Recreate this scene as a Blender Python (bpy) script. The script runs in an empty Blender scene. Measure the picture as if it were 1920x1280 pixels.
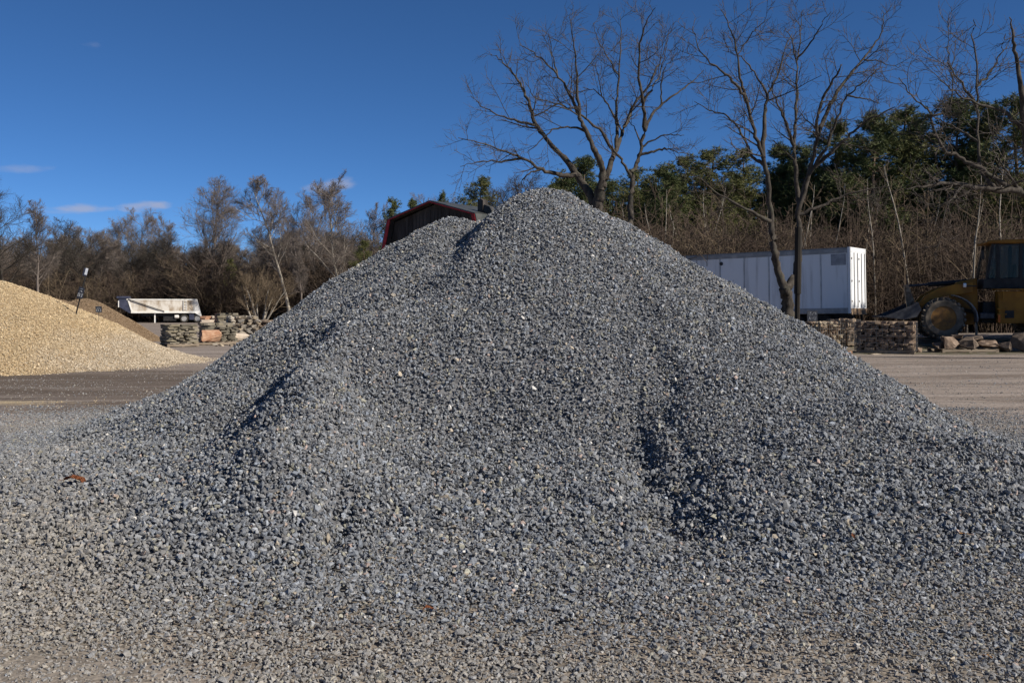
import bpy, bmesh, math, random
import numpy as np
from mathutils import Vector, Matrix, Euler

# ------------------------------------------------------------ scene, camera, sky, sun, exposure
S = bpy.context.scene
COL = S.collection
R = math.radians
F = 1867.0            # focal length in photograph pixels (35 mm lens, 1920 px wide)
EYE = 1.65            # eye height
HZ = 578.0            # photograph row of the horizon
cam_d = bpy.data.cameras.new('camera')
cam_d.lens = 35.0; cam_d.sensor_width = 36.0
cam_d.shift_y = -(640.0 - HZ) / 1920.0
cam_d.clip_start = 0.1; cam_d.clip_end = 3000
cam = bpy.data.objects.new('camera', cam_d); COL.objects.link(cam)
cam.location = (0, 0, EYE); cam.rotation_euler = (R(90), 0, 0)
S.camera = cam

SUN_EL = R(34.5)
SUN_AZ = Vector((0.88, -0.47)).normalized()      # horizontal direction towards the sun
SUN_DIR = Vector((SUN_AZ.x * math.cos(SUN_EL), SUN_AZ.y * math.cos(SUN_EL), math.sin(SUN_EL)))
world = bpy.data.worlds.new('World'); S.world = world; world.use_nodes = True
wn, wl = world.node_tree.nodes, world.node_tree.links
wn.clear()
w_out = wn.new('ShaderNodeOutputWorld'); w_bg = wn.new('ShaderNodeBackground')
sky = wn.new('ShaderNodeTexSky'); sky.sky_type = 'NISHITA'; sky.sun_disc = False
sky.sun_elevation = SUN_EL; sky.sun_rotation = math.atan2(SUN_AZ.x, SUN_AZ.y)
sky.altitude = 6000; sky.air_density = 1.0; sky.dust_density = 0.0; sky.ozone_density = 6.0
SKY_STRENGTH = 0.064
w_bg.inputs['Strength'].default_value = SKY_STRENGTH
hs = wn.new('ShaderNodeHueSaturation'); hs.inputs['Saturation'].default_value = 1.10
hs.inputs['Value'].default_value = 1.0
wl.new(sky.outputs[0], hs.inputs['Color'])

def wmath(op, a, b=None, c=None):
    n = wn.new('ShaderNodeMath'); n.operation = op
    for i, v in enumerate((a, b, c)):
        if v is None: continue
        if isinstance(v, (int, float)): n.inputs[i].default_value = v
        else: wl.new(v, n.inputs[i])
    return n.outputs[0]
tc = wn.new('ShaderNodeTexCoord'); sep = wn.new('ShaderNodeSeparateXYZ')
wl.new(tc.outputs['Generated'], sep.inputs[0])
cu = wmath('DIVIDE', sep.outputs[0], sep.outputs[1]); cv = wmath('DIVIDE', sep.outputs[2], sep.outputs[1])
nz = wn.new('ShaderNodeTexNoise'); nz.inputs['Scale'].default_value = 26; nz.inputs['Detail'].default_value = 6
mp = wn.new('ShaderNodeMapping'); mp.inputs['Scale'].default_value = (0.8, 0.8, 2.2)
wl.new(tc.outputs['Generated'], mp.inputs[0]); wl.new(mp.outputs[0], nz.inputs['Vector'])
nzo = wmath('MULTIPLY', wmath('SUBTRACT', nz.outputs[0], 0.47), 6.0)
# a few small fair-weather clouds low in the sky: azimuth, height, half-width, half-height (tangents), weight
total = None
for (px, py, a, b, wt) in ((150, 391, 62, 9, .6), (262, 386, 44, 11, .75), (652, 341, 42, 11, .6), (610, 352, 40, 8, .3),
                           (175, 88, 36, 10, .28), (40, 316, 44, 8, .28), (120, 398, 60, 6, .35)):
    u0 = (px - 960) / F; v0 = (HZ - py) / F
    du = wmath('DIVIDE', wmath('SUBTRACT', cu, u0), a / F * 1.15); dv = wmath('DIVIDE', wmath('SUBTRACT', cv, v0), b / F * 1.25)
    d = wmath('ADD', wmath('MULTIPLY', du, du), wmath('MULTIPLY', dv, dv))
    m = wmath('SUBTRACT', 1.05, wmath('ADD', d, nzo))
    mr = wn.new('ShaderNodeMapRange'); mr.interpolation_type = 'SMOOTHSTEP'
    wl.new(m, mr.inputs[0]); mr.inputs[1].default_value = 0.0; mr.inputs[2].default_value = 1.6
    mr.inputs[3].default_value = 0; mr.inputs[4].default_value = wt
    total = mr.outputs[0] if total is None else wmath('MAXIMUM', total, mr.outputs[0])
cm = wn.new('ShaderNodeMix'); cm.data_type = 'RGBA'
wl.new(total, cm.inputs['Factor']); wl.new(hs.outputs[0], cm.inputs['A'])
cm.inputs['B'].default_value = (4.3, 4.35, 5.3, 1)
wl.new(cm.outputs['Result'], w_bg.inputs['Color']); wl.new(w_bg.outputs[0], w_out.inputs[0])

sun_d = bpy.data.lights.new('sun', 'SUN'); sun_d.energy = 4.2; sun_d.angle = R(0.53); sun_d.color = (1.0, 0.93, 0.82)
sun = bpy.data.objects.new('sun', sun_d); COL.objects.link(sun)
sun.rotation_euler = SUN_DIR.to_track_quat('Z', 'Y').to_euler(); sun.location = SUN_DIR * 60
S.render.engine = 'CYCLES'
S.view_settings.view_transform = 'Standard'; S.view_settings.look = 'None'
S.view_settings.gamma = 1.0; S.view_settings.use_curve_mapping = False
S.view_settings.exposure = 0.65

# ------------------------------------------------------------ helpers
def P(px, py, Y):
    """place of something seen at photograph pixel px,py and standing Y metres away"""
    return Vector(((px - 960) / F * Y, Y, EYE + (HZ - py) / F * Y))
def PX(px, Y): return (px - 960) / F * Y

class NT:
    """small wrapper to write node materials"""
    def __init__(s, name):
        s.m = bpy.data.materials.new(name); s.m.use_nodes = True
        s.n = s.m.node_tree.nodes; s.l = s.m.node_tree.links
        s.b = s.n['Principled BSDF']; s.b.inputs['Roughness'].default_value = 0.85
        s.b.inputs['Specular IOR Level'].default_value = 0.25
        s.tc = s.n.new('ShaderNodeTexCoord')
    def set(s, inp, v):
        if isinstance(v, bpy.types.NodeSocket): s.l.new(v, inp)
        elif isinstance(v, tuple) and len(v) == 3 and inp.type == 'RGBA': inp.default_value = (*v, 1)
        else: inp.default_value = v
    def map(s, scale, src='Object', rot=(0, 0, 0)):
        m = s.n.new('ShaderNodeMapping'); m.inputs['Scale'].default_value = scale if isinstance(scale, tuple) else (scale,) * 3
        m.inputs['Rotation'].default_value = rot
        s.l.new(s.tc.outputs[src], m.inputs[0]); return m.outputs[0]
    def noise(s, scale, vec=None, detail=4, rough=.55, dist=0.0):
        n = s.n.new('ShaderNodeTexNoise'); n.inputs['Scale'].default_value = scale; n.inputs['Detail'].default_value = detail
        n.inputs['Roughness'].default_value = rough; n.inputs['Distortion'].default_value = dist
        s.l.new(vec if vec is not None else s.tc.outputs['Object'], n.inputs['Vector']); return n.outputs[0]
    def voro(s, scale, vec=None, out='Distance', feat='F1'):
        n = s.n.new('ShaderNodeTexVoronoi'); n.inputs['Scale'].default_value = scale; n.feature = feat
        s.l.new(vec if vec is not None else s.tc.outputs['Object'], n.inputs['Vector']); return n.outputs[out]
    def ramp(s, f, stops):
        n = s.n.new('ShaderNodeValToRGB'); e = n.color_ramp.elements
        while len(e) < len(stops): e.new(0.5)
        for i, (p, c) in enumerate(stops): e[i].position = p; e[i].color = (*c, 1) if len(c) == 3 else c
        s.l.new(f, n.inputs[0]); return n.outputs[0]
    def rng(s, f, a, b, c=0., d=1., smooth=True):
        n = s.n.new('ShaderNodeMapRange'); s.l.new(f, n.inputs[0])
        if smooth: n.interpolation_type = 'SMOOTHSTEP'
        for i, v in enumerate((a, b, c, d)): n.inputs[i + 1].default_value = v
        return n.outputs[0]
    def mix(s, f, a, b, mode='MIX'):
        n = s.n.new('ShaderNodeMix'); n.data_type = 'RGBA'; n.blend_type = mode
        s.set(n.inputs['Factor'], f); s.set(n.inputs['A'], a); s.set(n.inputs['B'], b); return n.outputs['Result']
    def math(s, op, a, b=0.):
        n = s.n.new('ShaderNodeMath'); n.operation = op; s.set(n.inputs[0], a); s.set(n.inputs[1], b); return n.outputs[0]
    def xyz(s, src='Object'):
        n = s.n.new('ShaderNodeSeparateXYZ'); s.l.new(s.tc.outputs[src], n.inputs[0]); return n.outputs
    def bump(s, h, strength=.5, dist=.02):
        n = s.n.new('ShaderNodeBump'); n.inputs['Strength'].default_value = strength; n.inputs['Distance'].default_value = dist
        s.l.new(h, n.inputs['Height']); s.l.new(n.outputs[0], s.b.inputs['Normal'])
    def col(s, c): s.set(s.b.inputs['Base Color'], c); return s
    def rough(s, v): s.set(s.b.inputs['Roughness'], v); return s

def weathered(name, c1, c2, scale=3., rough=.8, metal=0., bump=.0, stretch=(1, 1, 1), spec=.25, lo=.35, hi=.68):
    t = NT(name); v = t.map(stretch)
    f = t.rng(t.noise(scale, v, 6, .6), lo, hi)
    t.col(t.mix(f, c1, c2)); t.rough(rough); t.b.inputs['Metallic'].default_value = metal
    t.b.inputs['Specular IOR Level'].default_value = spec
    if bump: t.bump(t.noise(scale * 4, v, 5), bump, .02)
    return t.m

def mesh_np(name, v, f):
    me = bpy.data.meshes.new(name); me.from_pydata([tuple(p) for p in v], [], [tuple(q) for q in f]); me.update(); return me
def mesh_arr(name, V, Fc):
    """V (n,3) array, Fc (m,k) array with k = 3 or 4"""
    V = np.asarray(V, np.float32); Fc = np.asarray(Fc, np.int32); k = Fc.shape[1]
    me = bpy.data.meshes.new(name); me.vertices.add(len(V)); me.vertices.foreach_set('co', V.ravel())
    me.loops.add(Fc.size); me.loops.foreach_set('vertex_index', Fc.ravel())
    me.polygons.add(len(Fc)); me.polygons.foreach_set('loop_start', np.arange(0, Fc.size, k, dtype=np.int32))
    me.update(calc_edges=True); return me
def obj(name, me, mat=None, parent=None, smooth=False):
    if isinstance(me, bmesh.types.BMesh):
        b = me; me = bpy.data.meshes.new(name); b.to_mesh(me); b.free()
    o = bpy.data.objects.new(name, me); COL.objects.link(o)
    if mat is not None and not me.materials: me.materials.append(mat)
    if parent is not None: o.parent = parent
    if smooth: me.polygons.foreach_set('use_smooth', [True] * len(me.polygons))
    return o
def tag(o, label=None, cat=None, group=None, kind=None):
    if label: o['label'] = label
    if cat: o['category'] = cat
    if group: o['group'] = group
    if kind: o['kind'] = kind
    return o
def thing(name, label, cat, loc=(0, 0, 0), rz=0., group=None):
    o = bpy.data.objects.new(name, None); COL.objects.link(o); o.location = loc; o.rotation_euler = (0, 0, rz)
    o.empty_display_size = .2
    return tag(o, label, cat, group)

def box(bm, x0, x1, y0, y1, z0, z1, mtx=None, bev=0.):
    vs = [bm.verts.new(p) for p in ((x0, y0, z0), (x1, y0, z0), (x1, y1, z0), (x0, y1, z0), (x0, y0, z1), (x1, y0, z1), (x1, y1, z1), (x0, y1, z1))]
    if mtx is not None:
        for v in vs: v.co = mtx @ v.co
    fs = [bm.faces.new([vs[i] for i in q]) for q in ((3, 2, 1, 0), (4, 5, 6, 7), (0, 1, 5, 4), (1, 2, 6, 5), (2, 3, 7, 6), (3, 0, 4, 7))]
    if bev: bmesh.ops.bevel(bm, geom=list({e for f in fs for e in f.edges}), offset=bev, segments=1, affect='EDGES')
    return bm
def BM(): return bmesh.new()
def bx(x0, x1, y0, y1, z0, z1, bev=0., mtx=None): return box(bmesh.new(), x0, x1, y0, y1, z0, z1, mtx, bev)
def prism(bm, prof, y0, y1, bev=0.):
    """profile of (x,z) points pulled from y0 to y1"""
    a = [bm.verts.new((x, y0, z)) for x, z in prof]; b = [bm.verts.new((x, y1, z)) for x, z in prof]; n = len(prof)
    fs = [bm.faces.new(a), bm.faces.new(b[::-1])]
    for i in range(n): fs.append(bm.faces.new((a[i], b[i], b[(i + 1) % n], a[(i + 1) % n])))
    bmesh.ops.recalc_face_normals(bm, faces=fs)
    if bev: bmesh.ops.bevel(bm, geom=list({e for f in fs for e in f.edges}), offset=bev, segments=1, affect='EDGES')
    return bm
def bar(bm, p, q, w, h=None):
    """square bar from p to q"""
    p, q = Vector(p), Vector(q); h = h or w; d = q - p; L = d.length
    m = Matrix.Translation(p) @ d.to_track_quat('X', 'Z').to_matrix().to_4x4()
    return box(bm, 0, L, -w / 2, w / 2, -h / 2, h / 2, m)
def lathe(bm, prof, n=24, axis='Y', c=(0, 0, 0)):
    """profile of (radius, offset along axis) turned about the axis"""
    rings = []
    for r, o in prof:
        ring = []
        for i in range(n):
            a = 2 * math.pi * i / n; x, z = r * math.cos(a), r * math.sin(a)
            p = {'Y': (x, o, z), 'Z': (x, z, o), 'X': (o, x, z)}[axis]
            ring.append(bm.verts.new(Vector(p) + Vector(c)))
        rings.append(ring)
    fs = []
    for a, b in zip(rings, rings[1:]):
        for i in range(n): fs.append(bm.faces.new((a[i], a[(i + 1) % n], b[(i + 1) % n], b[i])))
    for ring in (rings[0], rings[-1]):
        try: fs.append(bm.faces.new(ring))
        except ValueError: pass
    bmesh.ops.recalc_face_normals(bm, faces=fs)
    return bm
def cyl(bm, p, q, r, n=12):
    p, q = Vector(p), Vector(q); d = q - p
    m = Matrix.Translation(p) @ d.to_track_quat('Z', 'Y').to_matrix().to_4x4()
    a = [bm.verts.new(m @ Vector((r * math.cos(2 * math.pi * i / n), r * math.sin(2 * math.pi * i / n), 0))) for i in range(n)]
    b = [bm.verts.new(m @ Vector((r * math.cos(2 * math.pi * i / n), r * math.sin(2 * math.pi * i / n), d.length))) for i in range(n)]
    bm.faces.new(a[::-1]); bm.faces.new(b)
    for i in range(n): bm.faces.new((a[i], a[(i + 1) % n], b[(i + 1) % n], b[i]))
    return bm

_r = np.random.RandomState(7)
_W = [(_r.uniform(-1, 1, 2), _r.uniform(0, 6.28)) for _ in range(60)]
def sn(x, y, scale, k=0, n=7):
    """smooth pseudo-noise in about -1..1; scale = size of the bumps in metres"""
    s = 0
    for i in range(n):
        (w, ph) = _W[(k * 7 + i) % 60]; w = w / (np.hypot(*w) + 1e-6) * (0.6 + .25 * i)
        s = s + np.sin((x * w[0] + y * w[1]) * 2 * math.pi / scale / 1.4 + ph)
    return s / n * 1.6
def sstep(a, b, x):
    t = np.clip((x - a) / (b - a), 0, 1); return t * t * (3 - 2 * t)

def scatter(name, pts, rot, scl, idx, protos, parent=None, col=None, label=None, cat=None, kind='stuff'):
    """one object whose points carry copies of real meshes; protos = list of lists of objects"""
    me = bpy.data.meshes.new(name); n = len(pts); me.vertices.add(n)
    me.vertices.foreach_set('co', np.asarray(pts, np.float32).ravel())
    for nm, typ, dat, key in (('rot', 'FLOAT_VECTOR', rot, 'vector'), ('scl', 'FLOAT_VECTOR', scl, 'vector'), ('idx', 'INT', idx, 'value'), ('col', 'FLOAT_VECTOR', col, 'vector')):
        if dat is None: continue
        at = me.attributes.new(nm, typ, 'POINT'); at.data.foreach_set(key, np.asarray(dat, np.int32 if typ == 'INT' else np.float32).ravel())
    o = bpy.data.objects.new(name, me); COL.objects.link(o)
    if parent is not None: o.parent = parent
    g = bpy.data.node_groups.new(name, 'GeometryNodeTree')
    g.interface.new_socket('Geometry', in_out='INPUT', socket_type='NodeSocketGeometry')
    g.interface.new_socket('Geometry', in_out='OUTPUT', socket_type='NodeSocketGeometry')
    N, L = g.nodes, g.links
    gi, go = N.new('NodeGroupInput'), N.new('NodeGroupOutput')
    jn = N.new('GeometryNodeJoinGeometry')
    for grp in reversed(protos):
        if len(grp) > 1: j2 = N.new('GeometryNodeJoinGeometry')
        for ob in reversed(grp):
            oi = N.new('GeometryNodeObjectInfo'); oi.transform_space = 'ORIGINAL'; oi.inputs['Object'].default_value = ob
            oi.inputs['As Instance'].default_value = False
            if len(grp) > 1: L.new(oi.outputs['Geometry'], j2.inputs[0])
        gti = N.new('GeometryNodeGeometryToInstance')
        L.new((j2 if len(grp) > 1 else oi).outputs['Geometry'], gti.inputs[0]); L.new(gti.outputs[0], jn.inputs[0])
    m2p = N.new('GeometryNodeMeshToPoints'); L.new(gi.outputs[0], m2p.inputs[0])
    iop = N.new('GeometryNodeInstanceOnPoints'); L.new(m2p.outputs[0], iop.inputs['Points']); L.new(jn.outputs[0], iop.inputs['Instance'])
    iop.inputs['Pick Instance'].default_value = True
    def na(nm, t):
        a = N.new('GeometryNodeInputNamedAttribute'); a.data_type = t; a.inputs[0].default_value = nm; return a.outputs[0]
    e2r = N.new('FunctionNodeEulerToRotation'); L.new(na('rot', 'FLOAT_VECTOR'), e2r.inputs[0])
    L.new(e2r.outputs[0], iop.inputs['Rotation']); L.new(na('scl', 'FLOAT_VECTOR'), iop.inputs['Scale']); L.new(na('idx', 'INT'), iop.inputs['Instance Index'])
    L.new(iop.outputs[0], go.inputs[0])
    md = o.modifiers.new('scatter', 'NODES'); md.node_group = g
    return tag(o, label, cat, None, kind)

# ------------------------------------------------------------ ground
def wood_edge(x):
    """distance at which the woods begin, seen from the yard"""
    return 128 - 70 * sstep(-16, 6, x)
def gz(x, y):
    x = np.asarray(x, float); y = np.asarray(y, float)
    bank = 0.42 * sstep(38.6, 42.5, y) * sstep(5, 11, x)
    e = wood_edge(x)
    hill = 5.5 * sstep(6, 75, y - e)
    far = sstep(20, 60, y)
    small = 0.012 * sn(x, y, 2.3, 3) + .02 * sn(x, y, 7, 4) + .018 * sn(x * .12 + .05 * y, y, 1.1, 2) * sstep(9, 14, y) * sstep(38, 34, y)
    return bank + hill * (1 + .12 * sn(x, y, 30, 5)) + small * (1 - .6 * far) - 0.01
def gzf(x, y): return float(gz(x, y))

t = NT('gravel_lot_dirt')
X, Y, Z = t.xyz()
v = t.tc.outputs['Object']
streak = t.noise(1.0, t.map((.10, .95, .3), rot=(0, 0, R(4))), 6, .6, 1.1)
streak2 = t.noise(1.0, t.map((.35, 2.6, .3), rot=(0, 0, R(-7))), 5, .6, .9)
patch = t.noise(.45, v, 4, .5)
fine = t.noise(60, v, 3, .7); grit = t.voro(42, v); grit_c = t.voro(42, v, 'Color')
lot = t.mix(t.rng(streak, .36, .66), (.26, .215, .182), (.15, .118, .094))
lot = t.mix(t.math('MULTIPLY', t.rng(streak2, .42, .68), .55), lot, (.29, .255, .23))
# damp brown earth between the heaps on the left
damp = t.math('MULTIPLY', t.rng(t.math('ADD', Y, t.math('MULTIPLY', patch, 4.)), 16.5, 20.), t.rng(t.math('ADD', Y, t.math('MULTIPLY', patch, 3.)), 32., 26.))
damp = t.math('MULTIPLY', damp, t.rng(X, 2, -4))
lot = t.mix(t.math('MULTIPLY', damp, t.rng(streak, .30, .58, .25, 1.)), lot, (.098, .075, .058))
# pale stone dust worn into the drive in front
dust = t.rng(Y, 15., 10.)
lot = t.mix(t.math('MULTIPLY', dust, t.rng(patch, .30, .62, .35, .95)), lot, (.22, .19, .155))
# tan pebbles spilled from the pebble heap
sp1 = t.math('ADD', t.math('POWER', t.math('DIVIDE', t.math('SUBTRACT', X, -10.6), 3.4), 2.), t.math('POWER', t.math('DIVIDE', t.math('SUBTRACT', Y, 17.5), .62), 2.))
sp = t.rng(t.math('ADD', sp1, t.math('MULTIPLY', t.noise(3.5, v, 5, .7), 2.2)), 2.1, 1.1)
lot = t.mix(t.math('MULTIPLY', sp, .85), lot, (.42, .33, .20))
# grass and dead weeds along the stacked pallets
gr = t.math('MULTIPLY', t.rng(t.math('ADD', Y, t.math('MULTIPLY', t.noise(.9, v, 4), 3.)), 36.9, 38.), t.rng(X, 5, 9))
gr = t.math('MULTIPLY', gr, t.rng(Y, 46, 41))
grass = t.mix(t.rng(t.noise(5, v, 5), .4, .62), (.05, .06, .022), (.11, .085, .055))
lot = t.mix(t.math('MULTIPLY', gr, t.rng(t.noise(1.4, v, 5, .6), .36, .56, .2, .95)), lot, grass)
# leaf litter under the woods
edge = t.rng(X, -16, 6, 122, 53)
lit = t.rng(t.math('ADD', t.math('SUBTRACT', Y, edge), t.math('MULTIPLY', patch, 6.)), 0., 6.)
litter = t.mix(t.rng(t.noise(1.2, v, 6, .7), .4, .6), (.085, .055, .036), (.15, .105, .07))
lot = t.mix(lit, lot, litter)
gv = t.n.new('ShaderNodeSeparateColor'); t.l.new(grit_c, gv.inputs[0])
var = t.rng(gv.outputs[0], 0, 1, .62, 1.36, False)
mv = t.n.new('ShaderNodeVectorMath'); mv.operation = 'SCALE'; t.l.new(lot, mv.inputs[0]); t.l.new(var, mv.inputs['Scale'])
t.col(mv.outputs[0]); t.rough(.95)
t.bump(t.math('ADD', t.math('MULTIPLY', grit, -1.), t.math('MULTIPLY', fine, .5)), .6, .006)
M_GROUND = t.m
xs = np.concatenate([np.arange(-420, -60, 15), np.arange(-60, -16, 1.5), np.arange(-16, 22, .25), np.arange(22, 60, 1.5), np.arange(60, 421, 15)])
ys = np.concatenate([np.arange(-60, 0, 6), np.arange(0, 38, .2), np.arange(38, 60, .75), np.arange(60, 200, 5), np.arange(200, 901, 50)])
gx, gy = np.meshgrid(xs, ys); nx, ny = len(xs), len(ys)
V = np.stack([gx, gy, gz(gx, gy)], -1).reshape(-1, 3)
i = np.arange(nx * ny).reshape(ny, nx)
Q = np.stack([i[:-1, :-1], i[:-1, 1:], i[1:, 1:], i[1:, :-1]], -1).reshape(-1, 4)
tag(obj('ground', mesh_arr('ground', V, Q), M_GROUND, smooth=True), kind='structure')

# ------------------------------------------------------------ the grey stone heap
def smax(vals, k):
    m = np.max(vals, 0); return m + k * np.log(sum(np.exp((q - m) / k) for q in vals))
def cone(x, y, cx, cy, h, s, rnd=.3, ex=1., ey=1.):
    r = np.sqrt(((x - cx) / ex) ** 2 + ((y - cy) / ey) ** 2 + rnd * rnd) - rnd
    return h - s * r
def pile_h(x, y):
    x = np.asarray(x, float); y = np.asarray(y, float)
    wob = 1 + .035 * sn(x, y, 5, 1)
    a = cone(x, y, .42, 13.0, 3.19, .615 * wob, .42)
    a2 = cone(x, y, 1.1, 12.0, 2.36, .56 * wob, .5)
    b = cone(x, y, -.9, 14.9, 3.03, .69, .35)
    b2 = cone(x, y, -3.2, 13.2, .95, .44 * wob, .6)
    c = cone(x, y, -1.9, 9.5, 1.10, .58, .18, .80, 1.85)          # spur left of the bucket cut
    d = cone(x, y, 2.6, 9.2, .85, .48, .7, 1.3, 1.3)          # shoulder right of the cut
    e = cone(x, y, 4.0, 11.2, .55, .42, .6, 1.1, 1.2)
    f = cone(x, y, 4.9, 8.5, .10, .30, .5, 2., .7)
    g = cone(x, y, -4.2, 8.6, .12, .2, .8, 1.5, 1.3)
    i = cone(x, y, .3, 9.9, .86, .215, .4, 1.35, 1.)               # run-out in front
    h = smax([a, a2, b, b2, c, d, e, f, g, i], .035)
    # bucket cut between the spur and the shoulder
    wx = sstep(-1.95, -.75, x + .10 * sn(x, y, 1.7, 2)) * sstep(1.7, .95, x + .12 * sn(x, y, 1.6, 6) + .08 * (y - 8))
    wy = sstep(10.6, 8.6, y + .3 * sn(x, y, 1.9, 1)) * sstep(5.4, 7.0, y)
    h = h - .20 * wx * wy
    # narrow broken gullies where stones have run out
    gx_ = x - 1.12 + .05 * (y - 8) + .10 * sn(x, y, .9, 3) + .05 * sn(x, y, .4, 5)
    h = h - (.10 + .07 * sn(x, y, .7, 6)) * np.exp(-(gx_ / .13) ** 2) * sstep(6.3, 6.9, y) * sstep(9.4, 8.5, y)
    gx_ = x - 1.42 + .12 * sn(x, y, .8, 1)
    h = h - (.05 + .05 * sn(x, y, .6, 2)) * np.exp(-(gx_ / .11) ** 2) * sstep(7.0, 7.6, y) * sstep(11.0, 9.6, y)
    gx_ = x + 1.18 + .10 * (y - 6.6) + .06 * sn(x, y, .5, 4)
    h = h - .13 * np.exp(-(gx_ / .10) ** 2) * sstep(6.1, 6.4, y) * sstep(7.4, 6.9, y)
    # crest of the spur: steep on the left, easing off to the right
    cd = x + 1.66 + .0 * (y - 8.5) + .08 * sn(x, y, 1.4, 5)
    crest = np.where(cd > 0, np.exp(-(np.maximum(cd, 0) / .75) ** 2), np.exp(-(cd / .30) ** 2))
    h = h + (.27 + .06 * sn(x, y, 1.1, 0)) * crest * sstep(5.9, 7.2, y) * sstep(11.4, 9.6, y)
    h = h - .16 * np.exp(-((x + 2.55 + .08 * sn(x, y, 1.2, 1)) / .48) ** 2) * sstep(6.6, 7.8, y) * sstep(11.8, 10.2, y) * sstep(-.1, .25, h)
    # slumped gullies down the faces
    h = h - .16 * np.exp(-((x + .62 - .28 * (y - 12.6) + .1 * sn(x, y, 1.6, 3)) / .30) ** 2) * sstep(10.2, 11.2, y) * sstep(13.6, 12.6, y)
    h = h - .05 * np.exp(-((x - 1.35 - .12 * sn(x, y, 1.5, 2)) / .22) ** 2) * sstep(8.4, 9.3, y) * sstep(11.4, 10.2, y)
    h = h + .06 * sn(x, y, 1.5, 0) * sstep(-.2, .6, h) + .030 * sn(x, y, .62, 4) * sstep(-.1, .3, h)
    # windrows left by the tyres
    h = h + .07 * np.exp(-((y - 8.05 + .22 * (x - 3.9)) / .16) ** 2) * sstep(3.1, 3.8, x) * sstep(5.4, 4.6, x)
    h = h + .06 * np.exp(-((x + 3.25 - .25 * (y - 7)) / .13) ** 2) * sstep(6.2, 6.8, y) * sstep(8.2, 7.6, y)
    k = .20
    return .5 * (h + np.sqrt(h * h + k * k)) - .035

px_ = np.arange(-9, 9.01, .09); py_ = np.arange(3.0, 21.01, .09)
gx, gy = np.meshgrid(px_, py_); hh = pile_h(gx, gy)
edge = np.minimum(np.minimum(gx + 9, 9 - gx), np.minimum(gy - 3.0, 21 - gy))
core = hh - .028 - .05 * sstep(.16, .05, hh) - .2 * (1 - sstep(0, .8, edge))
nx, ny = len(px_), len(py_)
i = np.arange(nx * ny).reshape(ny, nx)
Q = np.stack([i[:-1, :-1], i[:-1, 1:], i[1:, 1:], i[1:, :-1]], -1).reshape(-1, 4)
t = NT('crushed_stone_bed')
f = t.voro(34, None, 'Color'); sc = t.n.new('ShaderNodeSeparateColor'); t.l.new(f, sc.inputs[0])
zz_ = t.rng(t.xyz()[2], .16, .04); bed = t.mix(sc.outputs[0], (.08, .08, .085), (.17, .17, .175)); fines = t.mix(t.rng(t.noise(3., None, 6, .7), .35, .65), (.15, .135, .12), (.23, .215, .195))  # bed darker than the stones: shade of the gaps put into its colour
t.col(t.mix(zz_, bed, fines)); t.rough(.95); t.bump(t.voro(34), .5, .008)
M_BED = t.m
heap = obj('gravel_heap', mesh_arr('gravel_heap', np.stack([gx, gy, core], -1).reshape(-1, 3), Q), M_BED, smooth=True)
tag(heap, 'big heap of blue-grey crushed stone filling the middle of the yard', 'gravel heap', 'heaps of loose stone')

t = NT('crushed_stone')
a = t.n.new('ShaderNodeAttribute'); a.attribute_type = 'INSTANCER'; a.attribute_name = 'col'
n1 = t.rng(t.noise(2.2, None, 5, .65), .3, .72, .72, 1.3, False)
mv = t.n.new('ShaderNodeVectorMath'); mv.operation = 'SCALE'; t.l.new(a.outputs['Vector'], mv.inputs[0]); t.l.new(n1, mv.inputs['Scale'])
t.col(mv.outputs[0]); t.rough(.8); t.b.inputs['Specular IOR Level'].default_value = .35
t.bump(t.noise(5, None, 4), .35, .2)
M_STONE = t.m

rs = np.random.RandomState(11)
def hull_mesh(name, rng, npts=10, sc=(1, .78, .6), smooth=False):
    b = bmesh.new()
    q = rng.normal(size=(npts, 3)); q /= np.linalg.norm(q, axis=1)[:, None]; q *= rng.uniform(.78, 1.06, (npts, 1))
    for p in q: b.verts.new(tuple(p * np.array(sc)))
    r = bmesh.ops.convex_hull(b, input=b.verts)
    bmesh.ops.delete(b, geom=[e for e in r['geom_interior'] if isinstance(e, bmesh.types.BMVert)], context='VERTS')
    bmesh.ops.recalc_face_normals(b, faces=b.faces)
    me = bpy.data.meshes.new(name); b.to_mesh(me); b.free(); return me
stone_meshes = []
for k in range(16):
    me = hull_mesh('stone', rs, rs.randint(9, 13), (1, rs.uniform(.6, .9), rs.uniform(.42, .75))); me.materials.append(M_STONE); stone_meshes.append(me)

def stone_cols(n, rng, dust):
    """blue-grey crushed rock with a few tan, pink and near-white pieces; dust 0..1 = worn-in beige dust"""
    val = np.exp(rng.normal(math.log(.20), .25, n)); tint = rng.normal(0, .035, n)
    c = np.stack([val * (.955 + tint), val * (1.0 + .2 * tint), val * (1.075 - tint)], 1)
    u = rng.uniform(size=n)
    for lo, hi, cc in ((0, .022, (.35, .30, .235)), (.022, .034, (.35, .27, .235)), (.034, .042, (.52, .50, .47)), (.042, .09, (.28, .27, .22)), (.09, .14, (.12, .122, .13))):
        m = (u >= lo) & (u < hi); c[m] = np.array(cc) * np.exp(rng.normal(0, .15, (m.sum(), 1)))
    d = dust[:, None]; return c * (1 - d) + np.array((.30, .27, .23)) * np.exp(rng.normal(0, .16, (n, 1))) * d
def frame_mask(x, y, m=2.2): return np.abs(x) < (.514 * y + m)

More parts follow.
